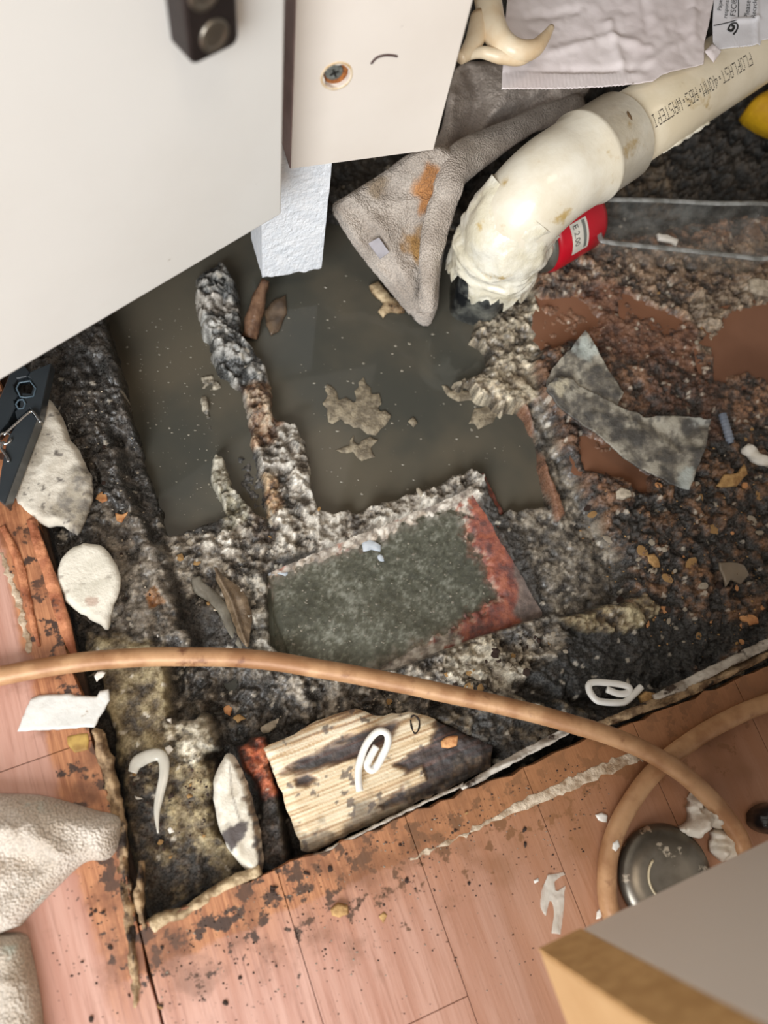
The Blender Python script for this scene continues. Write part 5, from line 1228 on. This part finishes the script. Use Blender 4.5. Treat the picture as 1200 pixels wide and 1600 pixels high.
chip([(592, 1432), (600, 1424), (606, 1430), (600, 1442)], M_chipt, 'tan crumb with a dark speck in the middle of the floor', seed=65, z=.0002)
chip([(516, 1420), (528, 1410), (542, 1414), (544, 1426), (530, 1434), (518, 1430)], M_chipt, 'fuzzy tan crumb on the floor below the wood plank', seed=66, z=.0002, thick=.003)
chip([(995, 1088), (1006, 1080), (1022, 1084), (1026, 1094), (1016, 1102), (1000, 1100)], M_chipt, 'round tan pebble right of the flat white hook', seed=67, thick=.004)
chip([(960, 768), (968, 762), (982, 768), (986, 778), (972, 782), (962, 780)], M_mort, 'pale crumb below the folded felt', seed=68, thick=.003)
chip([(1150, 958), (1158, 952), (1180, 966), (1184, 976), (1170, 978), (1156, 970)], M_chipo, 'ragged orange wood chip on the black soil at right', seed=69, thick=.002)
chip([(1008, 868), (1020, 866), (1028, 874), (1030, 888), (1022, 886), (1010, 878)], M_chipt, 'ochre flake on the dark mud right of the silt slope', seed=70, thick=.002)
chip([(1118, 760), (1130, 742), (1150, 740), (1160, 726), (1166, 742), (1150, 760), (1136, 762)], M_chipt, 'branching ochre flake below the filler curl', seed=71, thick=.002)
chip([(1122, 880), (1140, 878), (1160, 884), (1170, 900), (1156, 914), (1140, 906), (1132, 918), (1128, 900)], mat('grey_plastic_scrap', (132, 118, 100), .3, coat=.3), 'shiny grey plastic scrap on the mud at right', seed=72, thick=.0015)
chip([(1024, 368), (1040, 370), (1058, 378), (1056, 384), (1038, 378), (1028, 376)], M_chipw, 'white twisted scrap inside the clear tray', seed=73, z=-.0085, thick=.003)
chip([(1166, 440), (1180, 438), (1202, 446), (1200, 466), (1180, 462), (1170, 456)], M_mort, 'pale crumpled scrap at the right edge below the clear tray', seed=74, thick=.004)
chip([(1156, 580), (1166, 572), (1180, 578), (1182, 588), (1168, 590)], M_mort, 'pale lump at the lower edge of the right puddle', seed=75, thick=.004)
chip([(344, 1094), (356, 1090), (366, 1104), (360, 1118), (350, 1114)], M_chipo, 'tan wood chip in the dark hollow above the rotten plank', seed=76, thick=.002)
chip([(362, 1122), (376, 1114), (384, 1122), (372, 1130)], M_chipt, 'paler chip just right of the tan one in the dark hollow', seed=77, thick=.002)
chip([(404, 1136), (424, 1128), (448, 1112), (438, 1134), (420, 1146), (408, 1148)], M_mort, 'pointed wood splinter above the left end of the rotten plank', seed=78, thick=.0025)
chip([(688, 1158), (700, 1150), (716, 1150), (712, 1164), (700, 1170), (690, 1168)], M_chipo, 'fuzzy orange tuft on the dark end of the rotten plank', seed=79, z=-.006, thick=.003)
chip([(105, 1150), (140, 1146), (138, 1172), (118, 1176), (106, 1164)], mat('yellow_stained_scrap', (190, 158, 86), .6, (150, 116, 60), vscale=120), 'yellow stained scrap below the white tape piece', seed=80, z=.0002)

# dark broken stick leaning below the white block
c = smooth_open([(414, 438), (404, 470), (396, 500), (390, 528)], 5)
V, F_ = tube(P(c[:, 0], c[:, 1], np.array([-.018-.014*t for t in np.linspace(0, 1, len(c))])), np.interp(np.linspace(0, 1, len(c)), [0, .5, 1], [.0026, .0052, .0050]), 10, disp=lambda i, t: .0006*np.sin(t*3+i))
tag(mesh_obj('broken_stick', V, F_, mat('wet_brown_wood', (126, 96, 74), .3, (84, 60, 46), vscale=120, bump=.4)), 'wet brown stick leaning in the water below the white block', 'stick')
scum([(412, 486), (430, 470), (446, 462), (448, 490), (436, 520), (424, 524), (414, 508)], 'brown wood shaving right of the leaning stick', WATER+.0004, .002, mat('wet_wood_shaving', (112, 94, 76), .3, (80, 66, 54), vscale=120), 91, 1.0, 'wood_shaving', 'wood shaving')

# countable crumbs: one mesh per shape, each crumb an object of its own
def crumb_mesh(seed, m, name):
    bm = bmesh.new(); bmesh.ops.create_icosphere(bm, subdivisions=1, radius=1); r = random.Random(seed)
    sx, sy, sz = r.uniform(.7, 1.2), r.uniform(.6, 1.0), r.uniform(.4, .75)
    for v in bm.verts: v.co = Vector((v.co.x*sx, v.co.y*sy, v.co.z*sz+sz*.8))*r.uniform(.78, 1.22)
    me = bpy.data.meshes.new(name); bm.to_mesh(me); bm.free(); me.materials.append(m); return me
MARKS = [('the oval plaster disc', 140, 910), ('the navy peg', 40, 690), ('the fan shaped chip', 160, 775), ('the leaf shaped membrane', 370, 955), ('the upper soap flake', 580, 853), ('the left soap flake', 432, 890),
         ("the brick's top corner", 757, 737), ("the brick's right corner", 866, 957), ('the flat white hook', 960, 1080), ('the standing white hook', 585, 1185), ('the wall plug', 1135, 670), ('the filler curl', 1180, 712),
         ('the grey plastic scrap', 1145, 895), ('the ragged orange chip', 1168, 966), ('the ochre flake', 1018, 876), ('the branching flake', 1145, 748), ('the pale crumb under the felt', 972, 772), ('the red can', 890, 380),
         ('the clear tray', 1080, 410), ('the plastic tie', 240, 1230), ('the almond shaped shard', 370, 1275), ('the torn film', 864, 1405), ('the tan crumb with a speck', 600, 1432), ('the fuzzy tan crumb', 530, 1422), ('the hole corner', 225, 1480), ('the pale towel', 130, 1380), ('the dry end of the glue line', 645, 1340), ('the silt slope', 900, 860), ('the pointed splinter', 425, 1130), ('the mortar ridge', 460, 790)]
ORD = ['nearest', 'second nearest', 'third nearest', 'fourth nearest', 'fifth nearest', 'sixth nearest', 'seventh nearest', 'eighth nearest', 'ninth nearest', 'tenth nearest']
CRUMBS = []
def crumbs(name, n, nsmall, sampler, kinds, where, smin, smax, seed, flat=.8):
    """n crumbs large enough to pick out, each an object; the fine rest joined as stuff."""
    r = np.random.default_rng(seed); mats_ = {'dark': M_chipd, 'ochre': M_chipt, 'pale': M_mort, 'orange': M_chipo}
    protos = {k: [crumb_mesh(seed*10+j, mats_[k], name) for j in range(3)] for k in set(kinds)}; used = {}
    for i in range(n):
        x, y, z = sampler(r); k = kinds[int(r.integers(len(kinds)))]; j = int(r.integers(3)); me = protos[k][j]
        o = used[(k, j)].copy() if (k, j) in used else bpy.data.objects.new(name, me); used.setdefault((k, j), o)
        COL.objects.link(o); s = smin+(smax-smin)*r.random()**1.6; o.scale = (s, s*(.7+.5*r.random()), s*flat); o.rotation_euler = (0, 0, r.random()*6.28); o.location = (x, y, z-s*.12)
        px, py = proj(x, y, z); dm = sorted((math.hypot(px-m[1], py-m[2]), m[0]) for m in MARKS)[0]
        w_ = 'crumb' if flat > .5 else 'flake'
        tag(o, None, w_, 'loose '+w_+'s '+where); CRUMBS.append((k, dm[1], dm[0], o))
    if nsmall: tiny_bits(name+'s', nsmall, sampler, mats_[kinds[0]], 'fine loose grains '+where, 'grains', .0003, .0011, seed=seed+50)
def label_crumbs():
    seen = {}
    for k, m, d, o in sorted(CRUMBS, key=lambda c: c[2]):
        key = (k, m, o['category']); i = seen.get(key, 0); seen[key] = i+1; o['label'] = '%s %s lying %s to %s' % (k, o['category'], ORD[min(i, 9)], m)
fl_area = [(250, 1475), (420, 1385), (700, 1265), (900, 1190), (960, 1220), (930, 1340), (840, 1440), (820, 1600), (240, 1600)]
def floor_near_edge(r):
    f = in_poly(fl_area, .0)
    for _ in range(60):
        p = f(r); v = -p[0]*SU+p[1]*CU
        if r.random() < math.exp((v+.045)/.028): return p
    return p
crumbs('dirt_crumb', 16, 90, floor_near_edge, ['dark', 'dark', 'dark', 'ochre'], 'on the pink floor below the hole', .0011, .0019, 5)
crumbs('dirt_crumb', 7, 60, in_poly([(70, 1340), (160, 1350), (205, 1560), (200, 1600), (90, 1600)], .0), ['dark'], 'on the boards left of the hole corner', .0008, .0018, 6)
crumbs('mortar_crumb', 20, 240, in_poly([(265, 840), (400, 800), (500, 790), (735, 725), (690, 762), (540, 822), (410, 870), (390, 1010), (290, 930)], None), ['pale', 'pale', 'ochre'], 'in the wet mortar bed above the brick', .0013, .0032, 7)
crumbs('mortar_crumb', 18, 260, in_poly([(505, 1112), (700, 1050), (868, 975), (860, 1010), (800, 1080), (640, 1112)], None), ['pale', 'ochre', 'dark'], 'in the rubble between brick and rotten plank', .0013, .0034, 8)
crumbs('mud_crumb', 36, 420, in_poly([(880, 790), (1190, 620), (1195, 990), (1060, 1040), (980, 960)], None), ['ochre', 'dark', 'pale', 'dark', 'orange'], 'in the dark brown mud at right', .0011, .0032, 9)
crumbs('mud_crumb', 14, 260, in_poly([(850, 450), (1190, 410), (1195, 560), (980, 560)], None), ['pale', 'ochre', 'dark'], 'in the mud just below the clear tray', .0010, .0022, 10)
crumbs('wood_flake', 34, 0, in_poly([(880, 800), (1000, 760), (1190, 660), (1195, 980), (1070, 1030), (980, 960)], None), ['orange', 'ochre', 'ochre', 'dark', 'pale'], 'in the dark brown mud at right', .0018, .0046, 31, .22)
crumbs('wood_flake', 12, 0, in_poly([(700, 1050), (868, 985), (900, 1010), (800, 1080), (660, 1105)], None), ['pale', 'ochre', 'dark'], 'in the rubble between brick and rotten plank', .0016, .0040, 32, .25)
crumbs('wood_flake', 10, 0, in_poly([(860, 440), (1190, 420), (1195, 520), (1000, 530)], None), ['ochre', 'dark', 'pale'], 'in the mud just below the clear tray', .0014, .0032, 33, .22)
crumbs('sand_crumb', 8, 260, in_poly([(200, 1180), (330, 1200), (345, 1340), (240, 1410)], None), ['dark', 'ochre'], 'on the tawny sand pocket', .0009, .0018, 11)
crumbs('slime_crumb', 8, 120, in_poly([(100, 600), (180, 560), (240, 830), (250, 980), (160, 990), (150, 800)], None), ['pale', 'dark'], 'on the dark slimy bank at left', .0009, .0018, 12)
tiny_bits('floor_specks', 700, lambda r: (lambda p: (p[0], p[1], .0001))(floor_near_edge(r)), M_chipd, 'fine dark specks of grime on the floor', 'specks', .0002, .0008, seed=21)
tiny_bits('floor_specks', 260, lambda r: (lambda p: (p[0], p[1], .0001))(floor_near_edge(r)), M_fleck, 'fine pale specks on the floor', 'specks', .0002, .0007, seed=22)
label_crumbs()
